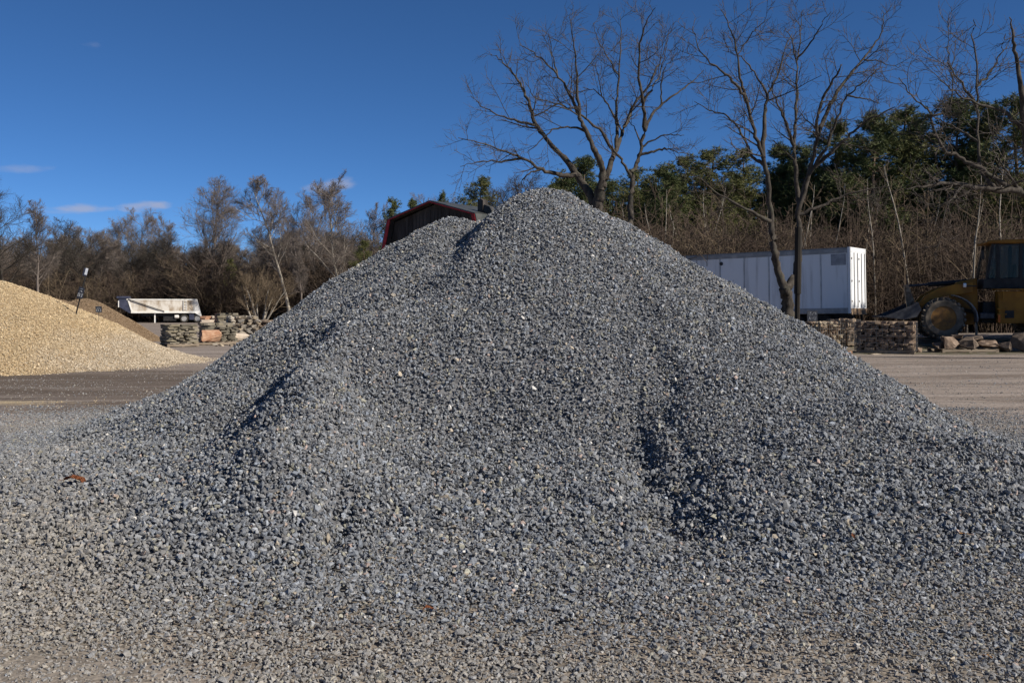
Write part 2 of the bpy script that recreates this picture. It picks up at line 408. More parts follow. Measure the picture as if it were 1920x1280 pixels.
def gravel_density(x, y, h):
    """0..1 how closely stones lie"""
    d = sstep(-.02, .05, h + .02 * sn(x, y, 1.1, 5))
    ap = (.72 + .28 * sstep(-.06, .02, h)) * sstep(-9.2, -6.6, x + .9 * sn(x, y, 2.4, 2)) * sstep(9.0, 6.3, x + .5 * sn(x, y, 2, 3)) * sstep(17.6, 15.2, y + .5 * sn(x, y, 2, 1))
    bare = sstep(.1, .65, sn(x, y, 2.0, 7)) * sstep(5.6, 4.6, y) * .45
    corner = sstep(-1.0, -2.1, x) * sstep(5.4, 4.8, y + .2 * sn(x, y, 1.2, 0)) * .7
    return np.maximum(d * (1 - corner), ap * (1 - np.maximum(bare, corner)))
def dusty(x, y, h):
    lane = np.exp(-((x + 3.0 + .38 * (y - 6.5)) / .75) ** 2) * sstep(12.5, 9.5, y) * .75
    front = sstep(5.25, 4.5, y + .35 * sn(x, y, 2.4, 1) + .12 * (x - .5)) * .6
    low = sstep(.08, .0, h) * (.06 + .24 * sstep(-.2, .6, sn(x, y, 2.6, 6)))
    dd = np.clip(np.maximum(np.maximum(lane * sstep(.3, .08, h), front), low), 0, .8)
    return np.clip(dd * rs.uniform(.45, 1.25, np.shape(x)), 0, .85)

def sample(nper, x0, x1, y0, y1, rng):
    n = int(nper * (x1 - x0) * (y1 - y0)); return rng.uniform(x0, x1, n), rng.uniform(y0, y1, n)
def normals(x, y, fn, e=.05):
    gx = (fn(x + e, y) - fn(x - e, y)) / (2 * e); gy = (fn(x, y + e) - fn(x, y - e)) / (2 * e)
    n = np.stack([-gx, -gy, np.ones_like(gx)], 1); return n / np.linalg.norm(n, axis=1)[:, None]
x, y = sample(2800, -9, 9, 3.1, 20.5, rs)
k = frame_mask(x, y); x, y = x[k], y[k]
h = pile_h(x, y); nrm = normals(x, y, pile_h)
base = np.maximum(h, gz(x, y))
tocam = np.stack([-x, -y, EYE - base], 1); tocam /= np.linalg.norm(tocam, axis=1)[:, None]
facing = (nrm * tocam).sum(1)
dens = gravel_density(x, y, h) * np.where(facing > -.12, 1., .16) / nrm[:, 2] * .84
k = rs.uniform(size=len(x)) < dens
x, y, h, nrm, base, facing = x[k], y[k], h[k], nrm[k], base[k], facing[k]
n = len(x)
flat = sstep(.14, .02, h)                                     # thin cover on the drive: trodden in, smaller
size = np.exp(rs.normal(math.log(.0166), .28, n)) * (1 - .22 * flat) * (1 + .18 * np.exp(-((h - .25) / .2) ** 2)); size = np.clip(size, .007, .038)
lift = rs.uniform(-.9, .7, n) * size; lift = np.where(flat > .5, rs.uniform(-.45, .35, n) * size, lift)
pos = np.stack([x, y, base], 1) + nrm * lift[:, None]
rot = rs.uniform(0, 6.283, (n, 3))
lie = rs.uniform(size=n) < .45 + .5 * flat                     # flat pieces lie along the slope
rot[lie, 0] = np.arctan2(-nrm[lie, 1], nrm[lie, 2]) * -1 + rs.normal(0, .25, lie.sum()) - np.pi * 0
rot[lie, 1] = np.arcsin(np.clip(nrm[lie, 0], -1, 1)) + rs.normal(0, .25, lie.sum())
scl = size[:, None] * rs.uniform(.82, 1.2, (n, 3))
cols = stone_cols(n, rs, dusty(x, y, h))
idx = rs.randint(0, 16, n)
# the three hundred stones that show largest are separate pieces, the rest one mass
vis = (np.abs(pos[:, 0]) < .50 * pos[:, 1]) & (pos[:, 1] > 4.45) & (facing > .05) & (lift > -.3 * size)
score = np.where(vis, size / pos[:, 1], -1)
order = np.argsort(-score); big = order[:300]; rest = order[300:]
stones = []
for j, q in enumerate(big):
    o = bpy.data.objects.new('stone', stone_meshes[j % 16]); COL.objects.link(o); o.parent = heap
    o.location = pos[q]; o.rotation_euler = rot[q]; o.scale = scl[q]; o['col'] = [float(c) for c in cols[q]]
    stones.append(o)
STONE_PROTOS = [[o] for o in stones[:16]]
scatter('loose_stones', pos[rest], rot[rest], scl[rest], idx[rest], STONE_PROTOS, heap, cols[rest])
print('heap stones', n)

# ------------------------------------------------------------ tan pebble heap and brown heap behind it
def tan_h(x, y):
    a = cone(x, y, -16.55, 30.2, 2.62, .57 + .012 * sn(x, y, 6, 2), 2.0, 1., 1.15)
    b = cone(x, y, -12.7, 30.0, .50, .2, .6, 1., 1.3)
    h = smax([a, b], .10) + .05 * sn(x, y, 2.6, 3) + .022 * sn(x, y, .9, 1)
    return .5 * (h + np.sqrt(h * h + .012)) - .03
def brown_h(x, y):
    a = cone(x, y, -21.6, 50.3, 2.15, .68, .9, .95, 1.)
    b = cone(x, y, -24.5, 52, 2.25, .46, 1.2)
    h = smax([a, b], .10) + .03 * sn(x, y, 2.2, 5)
    return .5 * (h + np.sqrt(h * h + .012)) - .03
def heap_mesh(name, fn, x0, x1, y0, y1, st):
    ax, ay = np.arange(x0, x1, st), np.arange(y0, y1, st); gx, gy = np.meshgrid(ax, ay)
    i = np.arange(gx.size).reshape(gx.shape); Q = np.stack([i[:-1, :-1], i[:-1, 1:], i[1:, 1:], i[1:, :-1]], -1).reshape(-1, 4)
    return mesh_arr(name, np.stack([gx, gy, fn(gx, gy) - .03], -1).reshape(-1, 3), Q)
def pebble_mat(name, cs, sc):
    t = NT(name); c = t.voro(sc, None, 'Color'); s = t.n.new('ShaderNodeSeparateColor'); t.l.new(c, s.inputs[0])
    st = [(q / max(1, len(cs) - 1), cc) for q, cc in enumerate(cs)]
    base = t.ramp(s.outputs[0], st)
    t.col(t.mix(t.rng(t.noise(.8, None, 4), .35, .65, 0, .45), base, cs[0])); t.rough(.95); t.bump(t.voro(sc), 1., .04); return t.m
M_TAN = pebble_mat('tan_pebbles', [(.36, .26, .15), (.47, .36, .22), (.42, .29, .15), (.55, .46, .33), (.38, .33, .26)], 26)
M_BROWN = pebble_mat('brown_pebbles', [(.22, .145, .085), (.27, .19, .115), (.19, .13, .08), (.31, .235, .16)], 30)
tanheap = tag(obj('pebble_heap', heap_mesh('pebble_heap', tan_h, -26, -8.5, 22.5, 41, .22), M_TAN, smooth=True),
              'tan pebble heap cut off by the left edge', 'gravel heap', 'heaps of loose stone')
brownheap = tag(obj('pea_gravel_heap', heap_mesh('pea_gravel_heap', brown_h, -33, -14.5, 44.5, 60, .25), M_BROWN, smooth=True),
                'brown pea gravel heap behind the tan heap, in front of the dump trailer', 'gravel heap', 'heaps of loose stone')
x, y = sample(1450, -20, -9, 23, 36, rs); k = frame_mask(x, y, 1.5); x, y = x[k], y[k]
h = tan_h(x, y); nr = normals(x, y, tan_h)
k = (rs.uniform(size=len(x)) < sstep(-.02, .08, h) * np.where(y < 33, 1., .3)); x, y, h, nr = x[k], y[k], h[k], nr[k]; n = len(x)
size = np.clip(np.exp(rs.normal(math.log(.0185), .3, n)), .010, .04)
pale = sstep(-12.8, -11.2, x + .5 * sn(x, y, 2, 1)); u = rs.uniform(size=n)[:, None]
ctan = np.array((.40, .285, .155)) * (1 - u) + np.array((.56, .45, .29)) * u
cpale = np.array((.34, .28, .21)) * (1 - u) + np.array((.58, .51, .41)) * u
cc = ctan * (1 - .75 * pale[:, None]) + cpale * .75 * pale[:, None]; cc *= np.exp(rs.normal(0, .16, (n, 1)))
scatter('pebbles', np.stack([x, y, np.maximum(h, 0)], 1) + nr * (size * rs.uniform(-.5, .5, n))[:, None], rs.uniform(0, 6.28, (n, 3)),
        size[:, None] * rs.uniform(.85, 1.15, (n, 3)), rs.randint(0, 16, n), STONE_PROTOS, tanheap, cc)
x, y = sample(420, -24, -15.5, 45.5, 53, rs); h = brown_h(x, y)
k = (rs.uniform(size=len(x)) < sstep(0, .08, h)); x, y, h = x[k], y[k], h[k]; n = len(x)
size = np.clip(np.exp(rs.normal(math.log(.025), .3, n)), .012, .05)
u = rs.uniform(size=n)[:, None]; cc = (np.array((.19, .125, .07)) * (1 - u) + np.array((.32, .235, .15)) * u)
scatter('pebbles', np.stack([x, y, h], 1), rs.uniform(0, 6.28, (n, 3)), size[:, None] * rs.uniform(.85, 1.15, (n, 3)), rs.randint(0, 16, n), STONE_PROTOS, brownheap, cc)

# fines and chips between the trodden-in stones in front
x, y = sample(1500, -4.6, 5.2, 3.6, 7.4, rs); k = frame_mask(x, y, .8); x, y = x[k], y[k]
h = np.maximum(pile_h(x, y), gz(x, y)); k = rs.uniform(size=len(x)) < sstep(.14, .05, h) * (1 - .4 * sstep(5.8, 7.2, y)); x, y, h = x[k], y[k], h[k]; n = len(x)
size = np.clip(np.exp(rs.normal(math.log(.0062), .4, n)), .003, .014)
scatter('stone_chips', np.stack([x, y, h + size * .15], 1), rs.uniform(0, 6.28, (n, 3)), size[:, None] * rs.uniform(.8, 1.2, (n, 3)), rs.randint(0, 16, n), STONE_PROTOS, heap, stone_cols(n, rs, rs.uniform(.1, .9, n)))

# loose gravel strewn over the drive round the heaps
x, y = sample(95, -16, 24, 3.2, 36, rs); k = frame_mask(x, y, 1.5); x, y = x[k], y[k]
h = pile_h(x, y); k = (h < .03) & (tan_h(x, y) < .04) & (rs.uniform(size=len(x)) < sstep(-.6, .6, sn(x, y, 4, 6)) * sstep(38, 12, y) + .1)
x, y = x[k], y[k]; n = len(x); size = np.clip(np.exp(rs.normal(math.log(.012), .35, n)), .005, .035)
cg = stone_cols(n, rs, rs.uniform(.1, .8, n))
tn = (np.hypot((x + 10.6) / 3.4, (y - 17.5) / .8) < rs.uniform(.3, 1.5, n)) & (rs.uniform(size=n) < .8)
cg[tn] = np.array((.46, .36, .22)) * np.exp(rs.normal(0, .15, (tn.sum(), 1)))
tag(scatter('loose_gravel', np.stack([x, y, gz(x, y) + size * .2], 1), rs.uniform(0, 6.28, (n, 3)), size[:, None] * rs.uniform(.8, 1.2, (n, 3)),
            rs.randint(0, 16, n), STONE_PROTOS, None, cg), 'loose small gravel strewn over the bare drive', 'gravel')

# ------------------------------------------------------------ trees
class Tubes:
    """collects many tapering branches and builds them as one mesh"""
    def __init__(s): s.c = {}
    def add(s, pts, rad, n):
        pts = np.asarray(pts, float); s.c.setdefault((n, len(pts)), []).append((pts, np.asarray(rad, float)))
    def mesh(s, name, mat):
        VV, FF, off = [], [], 0
        for (n, m), lst in s.c.items():
            Pn = np.stack([q[0] for q in lst]); Rd = np.stack([q[1] for q in lst]); B = len(lst)
            T = np.gradient(Pn, axis=1); T /= np.linalg.norm(T, axis=2, keepdims=True) + 1e-9
            ref = np.where(np.abs(T[..., 2:3]) > .9, np.array((1., 0, 0)), np.array((0, 0, 1.)))
            U = np.cross(T, ref); U /= np.linalg.norm(U, axis=2, keepdims=True) + 1e-9; W = np.cross(T, U)
            a = np.arange(n) * 2 * np.pi / n
            V = Pn[:, :, None] + Rd[:, :, None, None] * (np.cos(a)[:, None] * U[:, :, None] + np.sin(a)[:, None] * W[:, :, None])
            VV.append(V.reshape(-1, 3))
            b = (np.arange(B) * m * n)[:, None, None]; i = np.arange(m - 1)[None, :, None] * n; j = np.arange(n)[None, None, :]; j2 = (j + 1) % n
            q = np.stack([b + i + j, b + i + j2, b + i + n + j2, b + i + n + j], -1).reshape(-1, 4) + off
            FF.append(q); off += B * m * n
        me = mesh_arr(name, np.concatenate(VV), np.concatenate(FF)); me.materials.append(mat)
        me.polygons.foreach_set('use_smooth', [True] * len(me.polygons)); return me

def perp(d, rng):
    v = rng.normal(size=3); v -= d * v.dot(d); return v / (np.linalg.norm(v) + 1e-9)
def path(p, d, L, n, rng, wig, up):
    pts = [p]; d = d / np.linalg.norm(d)
    for _ in range(n):
        d = d + rng.normal(0, wig, 3); d[2] += up; d /= np.linalg.norm(d); pts.append(pts[-1] + d * (L / n))
    return np.array(pts)
def spawn(bk, pts, rad, lvl, rng, PR):
    """side branches along a branch; PR = list of dicts per level"""
    if lvl >= len(PR): return
    q = PR[lvl]; seg = np.linalg.norm(np.diff(pts, axis=0), axis=1); L = seg.sum(); cum = np.concatenate([[0], np.cumsum(seg)])
    k = int(L * q['per'] + rng.uniform()) if q.get('per') else q['n']
    k = max(q.get('min', 1), k)
    for j in range(k):
        t = q['lo'] + (1 - q['lo']) * (j + rng.uniform(.1, .9)) / k; s = t * L
        i = min(np.searchsorted(cum, s) - 1, len(seg) - 1); i = max(i, 0); f = (s - cum[i]) / (seg[i] + 1e-9)
        p = pts[i] + (pts[i + 1] - pts[i]) * f; d = (pts[i + 1] - pts[i]) / (seg[i] + 1e-9); r = rad[i] + (rad[i + 1] - rad[i]) * f
        a = R(rng.uniform(*q['ang'])); dd = d * math.cos(a) + perp(d, rng) * math.sin(a)
        ln = rng.uniform(*q['len']) * (1.15 - .6 * t) if q.get('abs') else L * rng.uniform(*q['len']) * (1.15 - .65 * t)
        rr = max(q['rmin'], min(r * .75, q['rk'] * r))
        pp = path(p, dd, ln, q['seg'], rng, q['wig'], q['up']); ra = np.linspace(rr, max(rr * .35, q['rmin'] * .6), q['seg'] + 1)
        bk[min(lvl, len(bk) - 1)].add(pp, ra, q['sides']); spawn(bk, pp, ra, lvl + 1, rng, PR)

def bark_mat(name, c1, c2, sc=6., moss=None):
    t = NT(name); v = t.map((1, 1, .35)); c = t.mix(t.rng(t.noise(sc, v, 6, .7), .36, .66), c1, c2)
    if moss: c = t.mix(t.rng(t.noise(2.5, None, 5, .6), .52, .68, 0, .8), c, moss)
    t.col(c); t.rough(.95); t.bump(t.noise(sc * 4, v, 5, .7), .7, .02); return t.m
M_BARK = bark_mat('bark', (.03, .025, .021), (.078, .066, .055), 7, (.07, .068, .05))
M_TWIG = bark_mat('twig_bark', (.055, .045, .04), (.10, .084, .072), 3)
M_PALE = bark_mat('pale_bark', (.20, .175, .145), (.36, .325, .275), 4)
M_BRUSH = bark_mat('brush_bark', (.055, .04, .031), (.115, .083, .063), 2)
M_BRUSH2 = bark_mat('tan_brush_bark', (.10, .075, .05), (.18, .135, .09), 2)
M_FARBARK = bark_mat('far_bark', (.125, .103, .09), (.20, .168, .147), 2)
M_PINEBARK = bark_mat('pine_bark', (.09, .06, .045), (.19, .135, .10), 5)
def needle_mat(name, c1, c2):
    t = NT(name); c = t.mix(t.rng(t.noise(.9, None, 4, .6), .36, .64), c1, c2); t.col(c); t.rough(.6)
    t.b.inputs['Specular IOR Level'].default_value = .2; return t.m
M_NEEDLE = needle_mat('pine_needles', (.048, .066, .024), (.11, .12, .045))
M_NEEDLE2 = needle_mat('yellowish_pine_needles', (.075, .088, .03), (.155, .148, .055))

# --- the three big bare trees in front of the woods, their main limbs placed one by one
def hero(name, label, Y, limbs, seed, zx=1., fx=lambda a: a, fy=lambda b: b, mat=None, dens=1.0):
    rng = np.random.RandomState(seed); done = []; bk = [Tubes(), Tubes()]
    allp = np.array([[fx(a), fy(b)] for lb in limbs for a, b in lb[0]])
    root = thing(name, label, 'tree', (0, 0, 0), 0, 'big bare trees in front of the woods')
    b0 = P(*[f(v) for f, v in zip((fx, fy), limbs[0][0][0])], Y); base = Vector((b0.x, b0.y, gzf(b0.x, b0.y) - .1))
    root.location = base; org = np.array(base)
    PR = [dict(per=1.9 * dens, lo=.18, ang=(35, 75), len=(.9, 2.3), abs=1, rk=.45, rmin=.011, seg=4, wig=.13, up=.07, sides=4, min=2),
          dict(per=5.2 * dens, lo=.15, ang=(30, 65), len=(.35, .95), abs=1, rk=.6, rmin=.009, seg=3, wig=.16, up=.07, sides=3, min=2),
          dict(per=6.0 * dens, lo=.2, ang=(22, 52), len=(.25, .7), abs=1, rk=.7, rmin=.0062, seg=2, wig=.18, up=.06, sides=3, min=2)]
    for li, (pl, r0, r1) in enumerate(limbs):
        pl = [(fx(a), fy(b)) for a, b in pl]; dep = 0.; best = None
        if li:
            for (q2, q3) in done:
                dd = np.hypot(q2[:, 0] - pl[0][0], q2[:, 1] - pl[0][1]); k = dd.argmin()
                if best is None or dd[k] < best[0]: best = (dd[k], q3[k], q2[k])
        sl = rng.uniform(-.55, .55)
        y0 = best[1][1] if best is not None else Y
        p3 = []; trav = 0.
        for k, (a, b) in enumerate(pl):
            if k: trav += math.hypot(a - pl[k - 1][0], b - pl[k - 1][1]) / F * Y
            q = P(a, b, y0 + sl * trav + (.12 * rng.normal() if k else 0)); p3.append(np.array(q))
        if best is not None: p3[0] = best[1]
        p3 = np.array(p3)
        # fine path between the placed points
        u = np.linspace(0, len(p3) - 1, (len(p3) - 1) * 5 + 1); fp = np.stack([np.interp(u, range(len(p3)), p3[:, c]) for c in range(3)], 1)
        for _ in range(3): fp[1:-1] = .25 * fp[:-2] + .5 * fp[1:-1] + .25 * fp[2:]
        fp[1:-1] += rng.normal(0, .025, fp[1:-1].shape)
        ra = 1.06 * (r0 + (r1 - r0) * np.linspace(0, 1, len(fp)) ** .75)
        px2 = np.stack([fp[:, 0] / fp[:, 1] * F + 960, HZ - (fp[:, 2] - EYE) / fp[:, 1] * F], 1); done.append((px2, fp))
        T = Tubes(); T.add(fp - org, ra * (1 + .08 * rng.normal(size=len(ra))), 8)
        obj('trunk' if li == 0 else 'limb', T.mesh('limb', mat or M_BARK), None, root)
        st = len(fp) // 2 if not li else (int(len(fp) * .38) if len(pl) > 9 else len(fp) // 5)
        if li: spawn(bk, fp[st:] - org, ra[st:], 0, rng, PR)
    tag(obj('branches', bk[0].mesh('branches', M_BARK), None, root), kind='stuff')
    tag(obj('twigs', bk[1].mesh('twigs', M_TWIG), None, root), kind='stuff')
    return root
A4 = (lambda a: 840 + a / 3.048, lambda b: (b * .965 + 45) / 3.048)
hero('bare_tree', 'bare spreading tree rising right behind the peak of the grey heap', 44, [
    ([(845, 1960), (850, 1600), (850, 1300), (855, 1180), (870, 1080)], .30, .22),
    ([(855, 1230), (815, 1110), (745, 1000), (670, 890), (570, 790), (500, 690), (470, 580), (430, 480), (380, 400), (310, 320), (270, 285)], .19, .018),
    ([(745, 1000), (640, 990), (540, 960), (430, 890), (330, 850), (200, 800), (60, 770)], .12, .014),
    ([(540, 962), (460, 980), (415, 1030), (440, 1080)], .05, .012),
    ([(430, 890), (300, 910), (180, 910), (70, 940)], .06, .012),
    ([(510, 700), (400, 670), (300, 640), (200, 590), (130, 520)], .07, .012),
    ([(870, 1080), (890, 950), (850, 870), (820, 800), (770, 690), (740, 620), (690, 490), (620, 390), (540, 300), (410, 220)], .17, .015),
    ([(740, 630), (735, 470), (738, 350), (715, 200), (695, 50)], .085, .012),
    ([(620, 390), (595, 280), (575, 150)], .04, .01),
    ([(790, 730), (700, 705), (610, 710), (540, 780), (450, 860)], .055, .014),
    ([(870, 1080), (920, 960), (960, 840), (1010, 700), (1060, 580), (1160, 440), (1220, 300), (1260, 180)], .16, .014),
    ([(960, 840), (965, 700), (960, 600), (975, 420), (990, 200), (985, 50)], .085, .012),
    ([(960, 660), (900, 550), (840, 490), (770, 470)], .05, .012), ([(880, 520), (870, 440), (840, 330)], .03, .01),
    ([(940, 870), (880, 730), (800, 670), (740, 610), (640, 570), (500, 540), (440, 440)], .075, .012),
    ([(975, 420), (930, 320), (860, 200), (830, 90)], .04, .01)], 3, fx=A4[0], fy=A4[1])
hero('bare_tree', 'slim bare tree with a leaning crown just right of the grey heap peak', 42, [
    ([(1040, 1900), (1045, 1400), (1045, 1250), (1045, 1080), (1060, 970), (1100, 860), (1130, 700), (1200, 590), (1280, 520), (1400, 440), (1460, 370)], .17, .014),
    ([(1125, 720), (1115, 560), (1090, 420), (1095, 200), (1130, 90), (1185, 0)], .10, .012),
    ([(1050, 1020), (985, 890), (930, 820), (880, 740)], .08, .02),
    ([(1090, 880), (1180, 850), (1250, 830), (1320, 860), (1380, 870)], .07, .012),
    ([(1120, 830), (1200, 760), (1290, 750), (1350, 755)], .05, .012),
    ([(1115, 560), (1190, 440), (1230, 330), (1250, 200)], .055, .01),
    ([(1110, 790), (1060, 700), (1010, 620)], .04, .01), ([(1210, 580), (1215, 450), (1240, 350), (1300, 280)], .045, .01)], 8, fx=A4[0], fy=A4[1])
A5 = (lambda a: 1260 + a / 2.844, lambda b: (b * .975 + 34) / 2.844)
hero('bare_tree', 'bare many-stemmed tree in front of the white box trailer', 40, [
    ([(618, 1790), (617, 1690), (612, 1600), (600, 1540)], .27, .22),
    ([(605, 1560), (566, 1459), (547, 1333), (532, 1234), (528, 1150), (510, 950), (480, 800), (430, 650), (400, 530), (370, 420), (350, 270), (320, 130), (260, 20)], .17, .014),
    ([(490, 830), (490, 620), (510, 480), (560, 390), (600, 250), (640, 150)], .10, .012),
    ([(500, 870), (440, 840), (400, 760), (350, 650), (290, 590), (200, 570), (120, 520)], .075, .012),
    ([(400, 540), (350, 430), (290, 370), (200, 310), (140, 230), (110, 110)], .07, .012),
    ([(350, 270), (400, 190), (450, 110), (510, 70)], .03, .01),
    ([(510, 1170), (400, 1110), (280, 1050), (150, 940)], .085, .02),
    ([(500, 480), (440, 350), (370, 280), (270, 240)], .05, .01),
    ([(605, 1560), (648, 1507), (675, 1390), (680, 1250), (670, 1000), (655, 850), (650, 700), (665, 500), (665, 370), (680, 200), (690, 30)], .17, .014),
    ([(690, 1080), (750, 840), (775, 700), (775, 580), (830, 450), (903, 318)], .10, .035),
    ([(690, 1150), (740, 900), (820, 780), (870, 640), (920, 500), (1000, 430), (1090, 350)], .10, .014),
    ([(790, 690), (830, 560), (900, 440), (1000, 310), (1080, 210), (1130, 130), (1125, 30)], .095, .012),
    ([(780, 880), (850, 800), (950, 700), (1050, 620), (1190, 550)], .095, .02),
    ([(652, 760), (610, 640), (560, 520), (510, 420)], .075, .014),
    ([(680, 300), (740, 200), (800, 100), (850, 30)], .05, .01),
    ([(670, 300), (640, 180), (600, 110)], .04, .01),
    ([(690, 1160), (780, 1100), (900, 1040), (1000, 1010), (1160, 985)], .08, .016),
    ([(930, 480), (1020, 500), (1100, 530)], .04, .012), ([(1010, 300), (1100, 300), (1200, 330)], .035, .01)], 5, fx=A5[0], fy=A5[1])
hero('bare_tree', 'gnarled bare tree with long low limbs at the right edge', 33, [
    ([(2010, 1900), (1990, 1500), (1960, 1200), (1930, 1000), (1890, 800), (1880, 650), (1870, 500), (1840, 300), (1820, 150), (1800, 60)], .27, .014),
    ([(1945, 1050), (1850, 1010), (1700, 1000), (1550, 975), (1400, 970), (1250, 1000)], .15, .02),
    ([(1800, 1000), (1650, 900), (1550, 830), (1440, 790), (1390, 650), (1370, 560), (1290, 510), (1210, 390)], .08, .012),
    ([(1720, 1000), (1640, 900), (1630, 700), (1625, 450), (1605, 130), (1610, 70)], .065, .01),
    ([(1885, 660), (1780, 580), (1650, 540), (1530, 480), (1420, 400)], .065, .012),
    ([(1640, 560), (1560, 440), (1480, 330), (1465, 220)], .05, .01), ([(1390, 600), (1480, 590), (1500, 450), (1480, 300)], .04, .01),
    ([(1850, 1010), (1780, 900), (1720, 800), (1700, 650)], .05, .01), ([(1640, 720), (1560, 680), (1450, 640), (1350, 560)], .045, .01),
    ([(1640, 420), (1710, 350), (1760, 240), (1780, 150)], .04, .01), ([(1550, 975), (1470, 1080), (1390, 1100)], .05, .012),
    ([(1870, 500), (1900, 380), (1920, 240)], .05, .01)], 12, fx=A5[0], fy=A5[1])

# --- generic bare trees (12 m), built once each and shared
def bare_variant(seed, Hh=12., spread=1., clear=.25, mat=None, tw=None, stems=1, lean=0.):
    rng = np.random.RandomState(seed); T = Tubes(); bk = [Tubes(), Tubes()]
    PR = [dict(n=int(17 / stems) + 3, lo=clear, ang=(28, 60), len=(.30 * spread, .48 * spread), rk=.5, rmin=.03, seg=5, wig=.15, up=.12, sides=4),
          dict(n=9, lo=.12, ang=(28, 60), len=(.36, .62), rk=.5, rmin=.017, seg=4, wig=.17, up=.08, sides=3),
          dict(n=8, lo=.1, ang=(22, 55), len=(.42, .8), rk=.55, rmin=.010, seg=3, wig=.16, up=.06, sides=3),
          dict(n=5, lo=.1, ang=(18, 50), len=(.55, 1.1), rk=.65, rmin=.0062, seg=2, wig=.14, up=.05, sides=3)]
    for s in range(stems):
        d = np.array((lean + (rng.uniform(-.3, .3) if stems > 1 else 0), rng.uniform(-.25, .25) * (stems > 1), 1.))
        p = path(np.array((rng.uniform(-.12, .12) * (stems > 1), 0, -.15)), d, Hh * rng.uniform(.88, 1), 10, rng, .06, .02)
        ra = np.linspace(.17 / stems ** .5, .02, 11); T.add(p, ra, 7); spawn(bk, p, ra, 0, rng, PR)
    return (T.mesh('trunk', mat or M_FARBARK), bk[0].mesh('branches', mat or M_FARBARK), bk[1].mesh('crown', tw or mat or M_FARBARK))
def sapling_variant(seed, Hh=8., mat=None):
    rng = np.random.RandomState(seed); T = Tubes(); bk = [Tubes(), Tubes()]
    p = path(np.array((0, 0, -.1)), np.array((rng.uniform(-.12, .12), 0, 1.)), Hh, 9, rng, .05, .01); ra = np.linspace(.065, .012, 10); T.add(p, ra, 6)
    spawn(bk, p, ra, 0, rng, [dict(n=16, lo=.25, ang=(30, 65), len=(.14, .26), rk=.5, rmin=.013, seg=3, wig=.15, up=.12, sides=3),
                               dict(n=5, lo=.2, ang=(25, 60), len=(.3, .55), rk=.6, rmin=.009, seg=2, wig=.2, up=.07, sides=3)])
    bb = Tubes(); bb.c = {**bk[0].c}
    for kk, vv in bk[1].c.items(): bb.c.setdefault(kk, []).extend(vv)
    return (T.mesh('trunk', mat or M_PALE), bb.mesh('crown', M_BRUSH2))
def shrub_mesh(seed, mat, Hh=4., n=26, rad=1.4):
    rng = np.random.RandomState(seed); T = Tubes()
    for k in range(n):
        a = rng.uniform(0, 6.28); b = rng.uniform(0, 1) ** .5 * rad * .6
        p = np.array((b * math.cos(a), b * math.sin(a), -.1)); d = np.array((math.cos(a) * rng.uniform(.05, .5), math.sin(a) * rng.uniform(.05, .5), 1.))
        pp = path(p, d, Hh * rng.uniform(.55, 1.05), 5, rng, .12, .03); ra = np.linspace(rng.uniform(.014, .03), .008, 6); T.add(pp, ra, 3)
        spawn([T, T], pp, ra, 0, rng, [dict(n=9, lo=.2, ang=(25, 75), len=(.2, .42), rk=.6, rmin=.009, seg=3, wig=.25, up=.05, sides=3),
                                       dict(n=4, lo=.2, ang=(25, 70), len=(.3, .6), rk=.7, rmin=.007, seg=1, wig=.2, up=.03, sides=3)])
    return T.mesh('bare_shrub', mat)
def pine_variant(seed, Hh=13., w=2.6, mat=None, clear=.3, full=1.):
    rng = np.random.RandomState(seed); T = Tubes(); B = Tubes(); tuft = []
    p = path(np.array((0, 0, -.15)), np.array((0, 0, 1.)), Hh, 10, rng, .02, .02); ra = np.linspace(.19, .02, 11); T.add(p, ra, 7)
    z = clear * Hh
    while z < Hh * .985:
        f = (z - clear * Hh) / (Hh * (1 - clear)); wl_ = w * (min(1, .45 + 1.6 * f) if f < .35 else (1 - f) ** .75 * 1.32 + .1) * rng.uniform(.75, 1.1)
        c = np.array([np.interp(z, p[:, 2], p[:, k]) for k in range(3)])
        for k in range(rng.randint(3, 6)):
            a = rng.uniform(0, 6.28); L = wl_ * rng.uniform(.55, 1.1)
            bp = path(c, np.array((math.cos(a), math.sin(a), rng.uniform(.05, .5))), L, 4, rng, .1, .10); B.add(bp, np.linspace(.035, .01, 5), 3)
            for q in range(int((6 + 11.5 * L) * full)):
                s = rng.uniform(.3, 1.02); j = min(int(s * 4), 3); cc = bp[j] + (bp[j + 1] - bp[j]) * (s * 4 - j) + rng.normal(0, .15, 3) * (.6 + .45 * L)
                tuft.append(cc)
        z += rng.uniform(.28, .52) * Hh / 13
    tuft.append(p[-1]); tf = np.array(tuft); n = len(tf); K = 11
    d = rng.normal(size=(n, K, 3)); d[..., 2] = d[..., 2] * .7 + .75; d /= np.linalg.norm(d, axis=2, keepdims=True)
    side = np.cross(d, rng.normal(size=(n, K, 3))); side /= np.linalg.norm(side, axis=2, keepdims=True)
    ln = rng.uniform(.13, .30, (n, K, 1)) ; c = tf[:, None]
    V = np.stack([c + side * .015, c - side * .015, c + d * ln + side * .006, ], 2).reshape(-1, 3)
    Fc = np.arange(n * K * 3).reshape(-1, 3); me = mesh_arr('crown', V, Fc); me.materials.append(mat or M_NEEDLE)
    return (T.mesh('trunk', M_PINEBARK), B.mesh('branches', M_PINEBARK), me)

